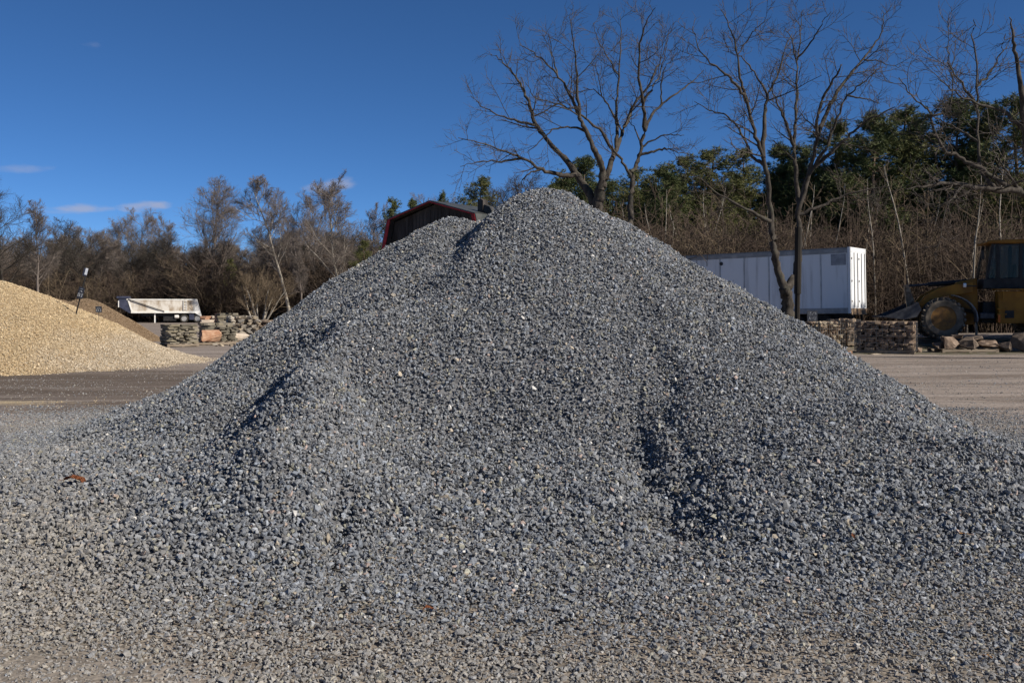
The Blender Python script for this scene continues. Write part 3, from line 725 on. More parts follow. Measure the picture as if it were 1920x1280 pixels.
def plant(name, label, parts, names, loc, rz, sc, group, cat='tree', lean=0.):
    r = thing(name, label, cat, loc, rz, group); r.scale = sc if isinstance(sc, tuple) else (sc,) * 3; r.rotation_euler = (0, lean, rz)
    for nm, me in zip(names, parts): obj(nm, me, None, r)
    return r
TN = ('trunk', 'branches', 'crown')
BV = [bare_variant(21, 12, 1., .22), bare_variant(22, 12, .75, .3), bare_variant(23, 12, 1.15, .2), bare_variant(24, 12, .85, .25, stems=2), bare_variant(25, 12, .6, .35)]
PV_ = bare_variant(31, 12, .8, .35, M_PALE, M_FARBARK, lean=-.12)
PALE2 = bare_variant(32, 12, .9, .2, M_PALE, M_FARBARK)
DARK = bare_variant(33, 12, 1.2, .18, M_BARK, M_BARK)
PN = [pine_variant(41, 13, 3.0, None, .22, 2.1), pine_variant(42, 13, 3.5, M_NEEDLE2, .15, 2.0), pine_variant(43, 13, 2.6, None, .28, 2.0), pine_variant(44, 13, 3.1, M_NEEDLE2, .08, 1.8)]
SV = [sapling_variant(51), sapling_variant(52, 8, M_PALE), sapling_variant(53, 8, M_BRUSH2)]
rt = np.random.RandomState(77)
def top_scale(px, py, Y, href): # height from the ground so that the tip is seen at row py
    x = PX(px, Y); g = gzf(x, Y); return ((EYE + (HZ - py) / F * Y) - g) / href, (x, Y, g)
GL = 'bare trees of the far tree line on the left'
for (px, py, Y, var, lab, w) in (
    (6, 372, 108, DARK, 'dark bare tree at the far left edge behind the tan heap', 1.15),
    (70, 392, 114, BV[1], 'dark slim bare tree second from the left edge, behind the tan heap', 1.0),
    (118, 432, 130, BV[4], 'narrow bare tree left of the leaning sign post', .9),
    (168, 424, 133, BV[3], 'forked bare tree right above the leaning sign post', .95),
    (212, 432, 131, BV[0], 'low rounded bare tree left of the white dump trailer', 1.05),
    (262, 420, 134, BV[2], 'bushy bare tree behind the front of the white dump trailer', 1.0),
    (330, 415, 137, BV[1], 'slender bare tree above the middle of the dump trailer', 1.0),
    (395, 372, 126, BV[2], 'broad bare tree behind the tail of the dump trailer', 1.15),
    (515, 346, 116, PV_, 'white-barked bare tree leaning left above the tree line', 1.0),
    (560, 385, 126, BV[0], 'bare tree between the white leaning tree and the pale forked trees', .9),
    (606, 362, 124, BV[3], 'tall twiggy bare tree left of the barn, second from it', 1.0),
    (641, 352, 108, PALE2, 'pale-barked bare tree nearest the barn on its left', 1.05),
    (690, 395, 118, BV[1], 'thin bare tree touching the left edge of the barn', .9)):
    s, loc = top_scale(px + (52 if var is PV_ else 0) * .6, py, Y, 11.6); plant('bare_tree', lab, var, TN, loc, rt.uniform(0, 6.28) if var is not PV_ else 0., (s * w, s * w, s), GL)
GR = 'pines behind the yard on the right'
pl_ = [(1098, 292, 70, 0, 'dark pine behind the forked trunk of the spreading bare tree', 1.),
       (1236, 300, 66, 2, 'small pointed pine right of the slim bare tree', .95), (1285, 282, 70, 1, 'pine left of the bushiest pine above the trailer front', .95),
       (1330, 268, 68, 1, 'bushy yellow-green pine above the left end of the box trailer', 1.15),
       (1395, 282, 69, 3, 'pine just left of the many-stemmed bare tree', 1.), (1455, 272, 71, 0, 'pine seen between the stems of the bare tree by the trailer', 1.),
       (1520, 262, 68, 2, 'pine right behind the right stems of the tree by the trailer', 1.), (1575, 226, 70, 1, 'tall pine above the middle of the box trailer', 1.05),
       (1625, 214, 66, 0, 'tall pine above the tail end of the box trailer', 1.1), (1672, 190, 68, 1, 'tallest pine, right of the box trailer', 1.1),
       (1730, 204, 70, 2, 'pine between the tallest pine and the loader cab', 1.15), (1790, 186, 67, 0, 'dark pine above the front of the loader', 1.1),
       (1850, 196, 69, 3, 'pine above the loader cab', 1.1), (1905, 182, 66, 1, 'pine at the right edge above the loader', 1.1)]
for (px, py, Y, v, lab, w) in pl_:
    s, loc = top_scale(px, py, Y, 13); plant('pine_tree', lab, PN[v], TN, loc, rt.uniform(0, 6.28), (s * w * 1.22, s * w * 1.22, s), GR)
GP = 'pines round the barn'
for (px, py, Y, v, lab, w) in ((742, 366, 92, 2, 'small pine peeking over the left roof edge of the barn', .8), (772, 374, 95, 0, 'pine behind the barn roof, left of the ridge', .7),
                               (832, 356, 88, 2, 'thin pine tip right of the barn ridge', .75), (884, 326, 80, 1, 'round-topped pine between the barn and the grey heap peak', 1.05)):
    s, loc = top_scale(px, py, Y, 13); plant('pine_tree', lab, PN[v], TN, loc, rt.uniform(0, 6.28), (s * w, s * w, s), GP)
GC = 'dark evergreens in the left tree line'
for (px, py, Y, lab) in ((432, 482, 124, 'dark cedar behind the round shrubby tree'), (566, 452, 126, 'dark cedar under the bare trees left of the barn'), (684, 446, 90, 'dark cedar beside the left wall of the barn')):
    s, loc = top_scale(px, py, Y, 13); plant('cedar_tree', lab, PN[3], TN, loc, rt.uniform(0, 6.28), (s * 1.15, s * 1.15, s * .96), GC)
GS = 'pale saplings at the edge of the woods'
for (px, py, Y, v, lab) in ((1245, 350, 57, 0, 'pale sapling above the left end of the box trailer'), (1300, 372, 60, 1, 'second pale sapling above the box trailer from its left end'),
    (1365, 362, 60, 0, 'pale sapling above the trailer, left of the many-stemmed tree'), (1545, 340, 57, 1, 'pale sapling above the trailer, just right of the timber post'),
    (1640, 330, 50, 0, 'pale sapling right beside the tail of the box trailer'), (1712, 300, 51, 1, 'tall pale sapling midway between trailer and loader cab'),
    (1727, 345, 53, 2, 'tan sapling crossing the tall one midway between trailer and cab'), (1831, 305, 46, 0, 'white-stemmed sapling just left of the loader cab'),
    (1876, 270, 52, 1, 'pale sapling behind the loader cab roof'), (1690, 420, 48, 2, 'short forked tan sapling behind the loader bucket')):
    s, loc = top_scale(px, py, Y, 8); plant('sapling', lab, SV[v], ('trunk', 'crown'), loc, rt.uniform(0, 6.28), s, GS)

# --- undergrowth: three bushes of each kind stand on their own, the thicket is one mass of them
shm = [shrub_mesh(61, M_BRUSH), shrub_mesh(62, M_BRUSH, 4.6, 22, 1.2), shrub_mesh(63, M_BRUSH2, 3.6, 28, 1.5)]
shr = []
for k, (px, Y, lab) in enumerate(((1660, 52, 'brown twiggy bush right of the box trailer tail'), (1765, 49, 'brown twiggy bush behind the loader front wheel'), (640, 96, 'tan twiggy bush under the pale trees left of the barn'))):
    x = PX(px, Y); o = obj('bare_shrub', shm[k]); o.location = (x, Y, gzf(x, Y)); shr.append(tag(o, lab, 'bush', 'twiggy bushes'))
SP = [[o] for o in shr]
def thicket(name, label, n, xr, yo, sc, seed, w):
    rng = np.random.RandomState(seed); x = rng.uniform(*xr, n); yv = wood_edge(x) + rng.uniform(*yo, n)
    z = gz(x, yv); s = rng.uniform(*sc, n) * (1 + .38 * sn(x, yv, 8, 3))
    return scatter(name, np.stack([x, yv, z], 1), np.stack([rng.normal(0, .08, n), rng.normal(0, .08, n), rng.uniform(0, 6.28, n)], 1),
                   np.stack([s * w, s * w, s], 1), rng.randint(0, 3, n), SP, label=label, cat='thicket')
thicket('thicket', 'brown leafless undergrowth filling the woods behind the trailer and loader', 600, (3, 46), (-8.5, 16), (.55, 1.6), 5, 1.0)
thicket('thicket', 'brown leafless undergrowth along the far tree line on the left', 700, (-80, -3), (-9, 20), (.8, 1.8), 6, 1.5)
rng = np.random.RandomState(15); n = 50; x = rng.uniform(4, 44, n); yv = wood_edge(x) + rng.uniform(-8, 9, n); s = rng.uniform(.55, 1.1, n)
svp = []
for o in bpy.data.objects:
    if o.name.startswith('sapling') and o.children and not any(o.children[0].data == q[0].data for q in svp): svp.append(list(o.children))
scatter('sapling_thicket', np.stack([x, yv, gz(x, yv)], 1), np.stack([rng.normal(0, .07, n), rng.normal(0, .07, n), rng.uniform(0, 6.28, n)], 1), np.stack([s, s, s], 1), rng.randint(0, len(svp), n), svp, label='crowd of thin pale saplings among the brown undergrowth on the right', cat='saplings')
n = 26; x = rng.uniform(4, 44, n); yv = wood_edge(x) + rng.uniform(-3, 12, n); s = rng.uniform(.22, .5, n)
ypn = [list(o.children) for o in bpy.data.objects if o.name in ('pine_tree', 'pine_tree.001', 'pine_tree.002')]
scatter('young_pines', np.stack([x, yv, gz(x, yv)], 1), np.stack([0 * x, 0 * x, rng.uniform(0, 6.28, n)], 1), np.stack([s * 1.3, s * 1.3, s], 1), rng.randint(0, 3, n), ypn, label='young pines half buried in the brown undergrowth on the right', cat='pines')
# woods behind: trees that only read as a mass
for nm, lab, n, xr, yo, sc, grp, seed in (('woodland', 'hazy mass of bare woods behind the left tree line', 250, (-90, 2), (-5, 34), (.62, .95), 'bare', 9),
                                           ('pine_wood', 'dark mass of pines behind the front row on the right', 125, (2, 60), (10, 40), (.62, .9), 'pine', 10)):
    rng = np.random.RandomState(seed); x = rng.uniform(*xr, n); yv = wood_edge(x) + rng.uniform(*yo, n); s = rng.uniform(*sc, n)
    roots = [o for o in bpy.data.objects if o.get('category') == 'tree' and o.name.startswith('pine' if grp == 'pine' else 'bare')]
    pr = []
    for o in roots:
        ch = [c for c in o.children]
        if grp == 'bare' and o.get('group') != GL: continue
        if any(ch[0].data == q[0].data for q in pr): continue
        pr.append(ch)
    pr = pr[:5]
    scatter(nm, np.stack([x, yv, gz(x, yv)], 1), np.stack([0 * x, 0 * x, rng.uniform(0, 6.28, n)], 1), np.stack([s * 1.15, s * 1.15, s], 1), rng.randint(0, len(pr), n), pr, label=lab, cat='woods')
# the round many-stemmed shrub tree behind the stone pallets
rng = np.random.RandomState(90); bk = [Tubes(), Tubes()]; T = Tubes()
for k in range(9):
    a = k / 9 * 6.28 + rng.uniform(-.3, .3); lean = .22 + .28 * (k % 3) / 2
    p = path(np.array((.16 * math.cos(a), .16 * math.sin(a), -.1)), np.array((math.cos(a) * lean, math.sin(a) * lean, 1.)), 3.6, 6, rng, .07, -.02); ra = np.linspace(.09, .03, 7); T.add(p, ra, 6)
    spawn(bk, p, ra, 0, rng, [dict(n=9, lo=.35, ang=(15, 50), len=(.4, .75), rk=.55, rmin=.016, seg=4, wig=.12, up=.10, sides=4),
                              dict(n=8, lo=.2, ang=(15, 45), len=(.4, .7), rk=.6, rmin=.011, seg=3, wig=.13, up=.08, sides=3), dict(n=6, lo=.2, ang=(15, 45), len=(.35, .6), rk=.7, rmin=.008, seg=2, wig=.15, up=.08, sides=3)])
r = thing('shrub_tree', 'round vase-shaped bare tree behind the stone pallets on the left', 'tree', (PX(487, 72), 72, gzf(PX(487, 72), 72)), 0.)
obj('trunk', T.mesh('trunk', M_PALE), None, r); obj('branches', bk[0].mesh('branches', M_BRUSH2), None, r); obj('crown', bk[1].mesh('crown', M_BRUSH2), None, r)
s, loc = top_scale(567, 440, 78, 11.6); plant('bare_tree', 'thin dark bare tree with a snapped top right of the round shrub tree', BV[4], TN, loc, 1., (s * .8, s * .8, s), None)

# pines outside the right of the view whose shade falls on the loader
for k, (x_, y_, sc_) in enumerate(((27.0, 36.4, .92), (30.0, 37.4, 1.0), (29.4, 35.0, 1.0), (33.4, 36.2, 1.12), (36.5, 37.5, 1.1), (35.4, 33.4, 1.15))):
    plant('pine_tree', ('smallest', 'second', 'third', 'fourth', 'fifth', 'tallest')[k] + ' pine beyond the right edge, shading the loader', PN[(3, 1, 3, 1, 0, 3)[k]], TN, (x_, y_, gzf(x_, y_)), k * 1.3, (sc_ * 1.25, sc_ * 1.25, sc_), 'pines beyond the right edge')

# ------------------------------------------------------------ barn behind the heap
M_BARNWALL = weathered('dark_barn_boards', (.035, .03, .028), (.075, .066, .06), 2.5, .9, stretch=(1, 1, .15), bump=.3)
M_RED = weathered('red_trim_paint', (.28, .016, .02), (.40, .028, .032), 3, .6)
M_ROOF = weathered('dark_metal_roof', (.055, .06, .058), (.09, .092, .088), 2, .5, .3)
M_VENT = weathered('grey_vent_steel', (.04, .04, .04), (.08, .078, .075), 3, .6, .3)
def barn():
    w, kz, pz, ez, we, L = 3.43, 7.16, 8.1, 4.0, 4.25, 13.
    a = R(35.6); root = thing('barn', 'dark gambrel-roofed barn with red trim behind the grey heap', 'barn', (PX(806, 60), 60, 0), -a)
    # local: x along the gable (left to right), y to the back
    prof = [(-we + .15, 0), (we - .15, 0), (we - .15, ez), (w - .1, kz - .12), (0, pz - .12), (-w + .1, kz - .12), (-we + .15, ez)]
    obj('wall', prism(BM(), prof, .55, L), M_BARNWALL, root)
    for i in range(28):   # board-and-batten front
        x = -we + .3 + i * (2 * we - .6) / 27
        ax = abs(x); zt = pz - .25 - (pz - kz) * ax / w if ax < w else kz - .25 - (ax - w) / (we - w) * (kz - ez)
        obj('board', bx(x - .03, x + .03, .52, .548, 0, max(zt - .1, 3.4)), M_BARNWALL, root)
    for nm, (xa, za), (xb, zb) in (('upper_left', (-w, kz), (0, pz)), ('upper_right', (0, pz), (w, kz)), ('lower_left', (-we, ez), (-w, kz)), ('lower_right', (w, kz), (we, ez))):
        d = Vector((xb - xa, zb - za)).normalized(); n = Vector((-d.y, d.x))
        q = [(xa, za), (xb, zb), (xb + n.x * .06, zb + n.y * .06), (xa + n.x * .06, za + n.y * .06)]
        o = obj('roof', prism(BM(), q, -.04, L + .4), M_ROOF, root)
        rw = .07 if nm.startswith('upper') else .24
        o2 = obj('rake_board', prism(BM(), [(xa + n.x * -rw, za + n.y * -rw), (xb + n.x * -rw, zb + n.y * -rw), (xb - n.x * .01, zb - n.y * .01), (xa - n.x * .01, za - n.y * .01)], -.06, -.01), M_RED, root)
        obj('soffit', prism(BM(), [(xa - n.x * .03, za - n.y * .03), (xb - n.x * .03, zb - n.y * .03), (xb - n.x * .01, zb - n.y * .01), (xa - n.x * .01, za - n.y * .01)], 0, .55), M_BARNWALL, root)
    obj('loft_trim', bx(-.9, 1.5, .49, .53, 6.3, 6.42), M_RED, root)
    obj('roof_vent', prism(BM(), [(2.55, 7.35), (2.55, 8.1), (2.75, 8.22), (2.95, 8.1), (2.95, 7.2)], 1.4, 1.9), M_BARNWALL, root)
    obj('vent_hood', prism(BM(), [(3.0, 7.25), (3.0, 7.85), (3.4, 7.7), (3.6, 7.4), (3.6, 7.0)], 1.45, 1.85), M_VENT, root)
barn()

# ------------------------------------------------------------ white box trailer
M_WHITE = weathered('dirty_white_aluminium', (.50, .50, .50), (.74, .75, .76), 2.2, .5, .0, stretch=(1, 1, .10), lo=.3, hi=.52)
M_RAIL = weathered('grey_rail_steel', (.25, .25, .25), (.38, .37, .36), 3, .6, .2)
M_RUST = weathered('rusty_bumper', (.16, .10, .06), (.33, .24, .16), 5, .8)
M_DKROOF = weathered('dull_trailer_roof', (.16, .17, .18), (.24, .245, .25), 2, .7)
M_TYRE = weathered('tyre_rubber', (.018, .017, .016), (.07, .06, .05), 4, .9, bump=.3)
M_BLACK = weathered('black_steel', (.012, .012, .013), (.03, .029, .028), 4, .55)
M_DOT = weathered('faded_marker', (.035, .035, .04), (.06, .06, .06), 5, .7)
M_DUSTTYRE = weathered('dusty_tyre_rubber', (.08, .067, .052), (.18, .148, .113), 3, .95, bump=.3)
def wheel(parent, c, r, w, rim_m, n=28, lugs=0, names='wheel', dish=.12):
    M_T = M_DUSTTYRE if lugs else M_TYRE
    """c = hub centre; axis along local y; rim facing -y"""
    e = bpy.data.objects.new(names, None); COL.objects.link(e); e.parent = parent; e.location = c; e.empty_display_size = .1
    b = lathe(BM(), [(r * .58, -w * .40), (r * .62, -w * .5), (r * .86, -w * .52), (r * .96, -w * .42), (r, -w * .25), (r, w * .25), (r * .96, w * .42), (r * .86, w * .52), (r * .62, w * .5), (r * .58, w * .40)], n)
    obj('tyre', b, M_T, e, smooth=False)
    if lugs:
        b = BM()
        for i in range(lugs):
            for s in (-1, 1):
                a = 2 * math.pi * (i + (.5 if s > 0 else 0)) / lugs
                m = Matrix.Rotation(a, 4, 'Y') @ Matrix.Translation((0, s * w * .27, r * .985)) @ Matrix.Rotation(s * .5, 4, 'Z')
                box(b, -.055, .055, -w * .25, w * .25, -.03, .055, m)
        obj('tread', b, M_T, e)
    obj('rim', lathe(BM(), [(r * .62, -w * .46), (r * .585, -w * .44), (r * .54, -w * .30), (r * .50, -w * dish), (r * .2, -w * dish), (r * .19, -w * (dish + .12)), (.001, -w * (dish + .12))], n), rim_m, e)
    return e
M_SEAM = weathered('grimy_seam', (.40, .41, .42), (.55, .56, .57), 2, .6)
def box_trailer():
    Lt, W, fl, tp = 13.6, 2.1, 1.12, 3.92
    b = R(53); loc = P(1596, 578, 44.); gzz = gzf(loc.x, loc.y)
    root = thing('box_trailer', 'white box semi-trailer parked at the edge of the woods', 'trailer', (loc.x, 44., gzz), 0)
    # local x runs forward (away, to the left), local y across; tail at x = 0, near side at y = 0
    l = Vector((-math.sin(b), math.cos(b))); root.rotation_euler = (0, R(.9), math.atan2(l.y, l.x))
    # near side must face the camera: mirror across so that y grows to the right/back
    yy = -1.
    def Bx(x0, x1, y0, y1, z0, z1, bev=0.): return bx(x0, x1, min(yy * y0, yy * y1), max(yy * y0, yy * y1), z0, z1, bev)
    obj('body', Bx(.02, Lt - .05, .03, W - .03, fl + .02, tp - .05), M_WHITE, root)
    obj('roof', Bx(.05, Lt, .01, W - .01, tp - .045, tp + .03), M_DKROOF, root)
    obj('top_rail', Bx(.0, Lt, -.012, .028, tp - .22, tp - .03), M_RAIL, root)
    obj('bottom_rail', Bx(.0, Lt, -.012, .028, fl - .10, fl + .14), M_RAIL, root)
    for i in range(11):
        x = .12 + i * 1.225
        obj('side_panel', Bx(x + .012, x + 1.165, .008, .026, fl + .145, tp - .225), M_WHITE, root)
        obj('rivet_strip', Bx(x - .045, x + .008, -.008, .024, fl + .145, tp - .225), M_SEAM, root)
    obj('corner_post', Bx(-.02, .10, -.02, .03, fl - .1, tp + .04), M_WHITE, root); obj('corner_post', Bx(-.02, .10, W - .03, W + .02, fl - .1, tp + .04), M_WHITE, root)
    for y0 in (.06, W / 2 + .01):
        d = obj('rear_door', Bx(-.03, .015, y0, y0 + W / 2 - .07, fl + .12, tp - .16), M_WHITE, root)
        for q in (.35, .8):
            obj('lock_rod', Bx(-.065, -.035, y0 + q, y0 + q + .03, fl + .15, tp - .2), M_RAIL, d)
        for z in (fl + .4, fl + 1.3, tp - .5): obj('hinge', Bx(-.05, -.032, y0 + .01, y0 + .12, z, z + .08), M_RAIL, d)
    obj('header', Bx(-.04, .015, .02, W - .02, tp - .155, tp + .03), M_WHITE, root)
    obj('sill', Bx(-.05, .015, .0, W, fl - .16, fl + .115), M_RUST, root)
    M_PATCH = weathered('grimy_patch', (.24, .25, .27), (.35, .36, .38), 4, .7)
    obj('patch', Bx(.18, .85, -.002, .007, tp - .75, tp - .25), M_PATCH, root)
    for x, z in ((6.15, tp - .45), (6.15, fl + 1.05)):
        o = obj('marker', lathe(BM(), [(.001, -.02), (.09, -.02), (.09, .02)], 14, 'Y', (x, -yy * .004 * -1, z)), M_DOT, root)
    obj('underframe', Bx(.3, 10.5, .55, W - .55, fl - .32, fl - .11), M_BLACK, root)
    for x in (1.3, 2.6):
        for y in (.3, W - .3): wheel(root, (x, yy * y, .5), .5, .28, M_RAIL, 20)
        obj('axle', cyl(BM(), (x, yy * .4, .5), (x, yy * (W - .4), .5), .07), M_BLACK, root)
    for y in (.5, W - .5): obj('landing_leg', Bx(10.3, 10.45, y - .08, y + .08, 0, fl - .1), M_RAIL, root)
    for y in (.45, W - .45): obj('bumper_bar', Bx(.02, .09, y - .05, y + .05, .5, fl - .16), M_BLACK, root)
    obj('bumper_bar', Bx(-.02, .08, .2, W - .2, .45, .55), M_BLACK, root)
box_trailer()

# ------------------------------------------------------------ white end-dump trailer far left
M_DUMP = weathered('scuffed_white_paint', (.66, .63, .57), (.80, .79, .76), 1.2, .5)
M_DUMPSIDE = weathered('dirty_dump_side', (.30, .23, .16), (.62, .58, .52), .9, .6, stretch=(1, 1, .45), lo=.36, hi=.6)
M_NAVY = weathered('navy_paint', (.03, .035, .06), (.055, .06, .095), 2, .5)
def dump_trailer():
    k = 16.5; Y = 113.; x0 = PX(246, Y); root = thing('dump_trailer', 'white end-dump trailer with a navy front behind the brown heap', 'trailer', (x0, Y, gzf(x0, Y)), R(17))
    U = lambda px: (px - 246) / k * 1.05; Vz = lambda py: (605.5 - py) / k; W = 2.4
    zb, zt = Vz(587), Vz(561)
    obj('side_wall', prism(BM(), [(.12, zb + .2), (U(355), zb + .2), (U(354), zt - .1), (U(240), zt - .1)], .02, .08), M_DUMPSIDE, root)
    obj('side_wall', prism(BM(), [(.12, zb + .2), (U(355), zb + .2), (U(354), zt - .1), (U(240), zt - .1)], W - .08, W - .02), M_DUMPSIDE, root)
    obj('top_rail', bx(U(238), U(357), -.03, .12, zt - .12, zt + .03, .02), M_DUMP, root); obj('top_rail', bx(U(238), U(357), W - .12, W + .03, zt - .12, zt + .03, .02), M_DUMP, root)
    obj('bottom_rail', bx(-.05, U(356), -.04, W + .04, zb - .02, zb + .22, .02), M_DUMP, root)
    for p in (338, 334, 352): obj('side_post', bx(U(p), U(p) + .09, -.035, .019, zb + .22, zt - .12), M_DUMP, root)
    obj('tailgate', prism(BM(), [(U(354), zt + .02), (U(358), zt + .02), (U(366), Vz(593)), (U(364), Vz(593.5)), (U(354), zb + .02)], -.05, W + .05), M_DUMP, root)
    obj('front_wall', prism(BM(), [(U(222), Vz(573)), (U(226), Vz(557)), (U(236), Vz(558)), (.10, zb + .05), (-.2, zb)], .05, W - .05), M_NAVY, root)
    obj('front_rim', prism(BM(), [(U(239.5), zt), (U(242), zt), (.2, zb + .1), (.02, zb + .1)], -.035, .02), M_DUMP, root)
    obj('tarp_roll', bx(U(221), U(243), -.05, W, Vz(560), Vz(555.5), .05), M_NAVY, root)
    b = BM(); bar(b, (U(241), -.09, Vz(561)), (U(302), -.09, Vz(584)), .07); obj('tarp_arm', b, M_BLACK, root)
    lad = obj('ladder', bx(U(334.5), U(335.2), -.10, -.05, zb + .25, zt - .1), M_DUMP, root); obj('ladder_rail', bx(U(340), U(340.7), -.10, -.05, zb + .25, zt - .1), M_DUMP, lad)
    for z in np.linspace(zb + .4, zt - .25, 4): obj('rung', bx(U(335.2), U(340), -.09, -.06, z, z + .05), M_DUMP, lad)
    obj('chassis', bx(U(262), U(362), .5, W - .5, zb - .38, zb - .03), M_BLACK, root)
    obj('hoist_box', bx(U(300), U(322), .3, W - .3, zb - .9, zb - .37), M_BLACK, root)
    obj('air_tank', lathe(BM(), [(.001, U(319)), (.2, U(319.3)), (.22, U(321)), (.22, U(326)), (.001, U(327))], 14, 'X', (0, .3, zb - .42)), M_DUMP, root)
    for p in (335.5, 358.5):
        wheel(root, (U(p), .2, .49), .49, .32, M_RAIL, 20); wheel(root, (U(p), W - .2, .49), .49, .32, M_RAIL, 20)
    obj('mud_flap', bx(U(344.5), U(353), .02, .08, .35, 1.0), M_NAVY, root)
    for y in (.3, W - .3): obj('landing_leg', bx(U(284.5), U(286.5), y - .08, y + .08, 0.0, zb - .03), M_DUMP, root)
    b = BM(); bar(b, (U(225), -.06, Vz(576)), (U(225), -.06, Vz(564)), .09); obj('front_post', b, M_DUMP, root)
dump_trailer()

# ------------------------------------------------------------ stacks of stone on pallets
def stone_mat(name, c1, c2, sc=4): return weathered(name, c1, c2, sc, .9, bump=.5)
SM_GREEN = [stone_mat('greenish_flagstone', (.17, .145, .10), (.27, .235, .17)), stone_mat('grey_flagstone', (.20, .175, .135), (.30, .265, .21)), stone_mat('dark_flagstone', (.11, .098, .075), (.19, .17, .13))]
SM_RUST = [stone_mat('rusty_sandstone', (.33, .17, .10), (.46, .29, .19)), stone_mat('pale_sandstone', (.44, .36, .28), (.56, .48, .39))]
SM_PALE = [stone_mat('cream_fieldstone', (.34, .295, .23), (.48, .43, .36)), stone_mat('buff_fieldstone', (.28, .225, .16), (.40, .335, .25))]
SM_BROWN = [stone_mat('brown_fieldstone', (.15, .105, .075), (.27, .20, .15)), stone_mat('tan_fieldstone', (.26, .19, .13), (.37, .28, .20)), stone_mat('dark_brown_fieldstone', (.09, .068, .052), (.17, .13, .10))]
M_WOOD = weathered('pallet_wood', (.16, .125, .09), (.27, .22, .165), 5, .9, stretch=(.3, 1, 1))
M_WIRE = weathered('galvanised_wire', (.10, .10, .10), (.18, .175, .17), 5, .6, .3)
rk = np.random.RandomState(5)
def slab_mesh(rng):
    n = rng.randint(6, 9); a = np.sort(rng.uniform(0, 6.28, n)) * .35 + np.arange(n) * 6.283 / n * .65
    b = BM(); q = []
    for t_ in a:
        c, s = math.cos(t_), math.sin(t_); m = max(abs(c), abs(s)); f = (.5 / m) * rng.uniform(.86, 1.) * .8 + .5 * .2; q.append((c * f, s * f))
    lo = [b.verts.new((x * rng.uniform(.93, 1), y * rng.uniform(.93, 1), 0)) for x, y in q]; hi = [b.verts.new((x, y, 1 + rng.uniform(-.08, .08))) for x, y in q]
    b.faces.new(lo[::-1]); b.faces.new(hi)
    for i in range(n): b.faces.new((lo[i], lo[(i + 1) % n], hi[(i + 1) % n], hi[i]))
    me = bpy.data.meshes.new('slab'); b.to_mesh(me); b.free(); return me
SLAB = [slab_mesh(rk) for _ in range(7)]; ROCK = [hull_mesh('rock', rk, 14, (.5, .5, .5)) for _ in range(6)]
_mv = {}
def with_mat(me, m):
    k = (me.name, m.name)
    if k not in _mv: c = me.copy(); c.materials.clear(); c.materials.append(m); _mv[k] = c
    return _mv[k]
def pallet(parent, w, d):
    p = bpy.data.objects.new('pallet', None); COL.objects.link(p); p.parent = parent; p.empty_display_size = .1
    for i in range(3):
        y = -d / 2 + .05 + i * (d - .1) / 2; obj('bearer', bx(-w / 2, w / 2, y - .045, y + .045, .02, .11), M_WOOD, p)
    for i in range(6):
        x = -w / 2 + .06 + i * (w - .12) / 5; obj('plank', bx(x - .055, x + .055, -d / 2, d / 2, .112, .132), M_WOOD, p)
    for i in range(3):
        x = -w / 2 + .06 + i * (w - .12) / 2; obj('plank', bx(x - .055, x + .055, -d / 2, d / 2, -.002, .018), M_WOOD, p)
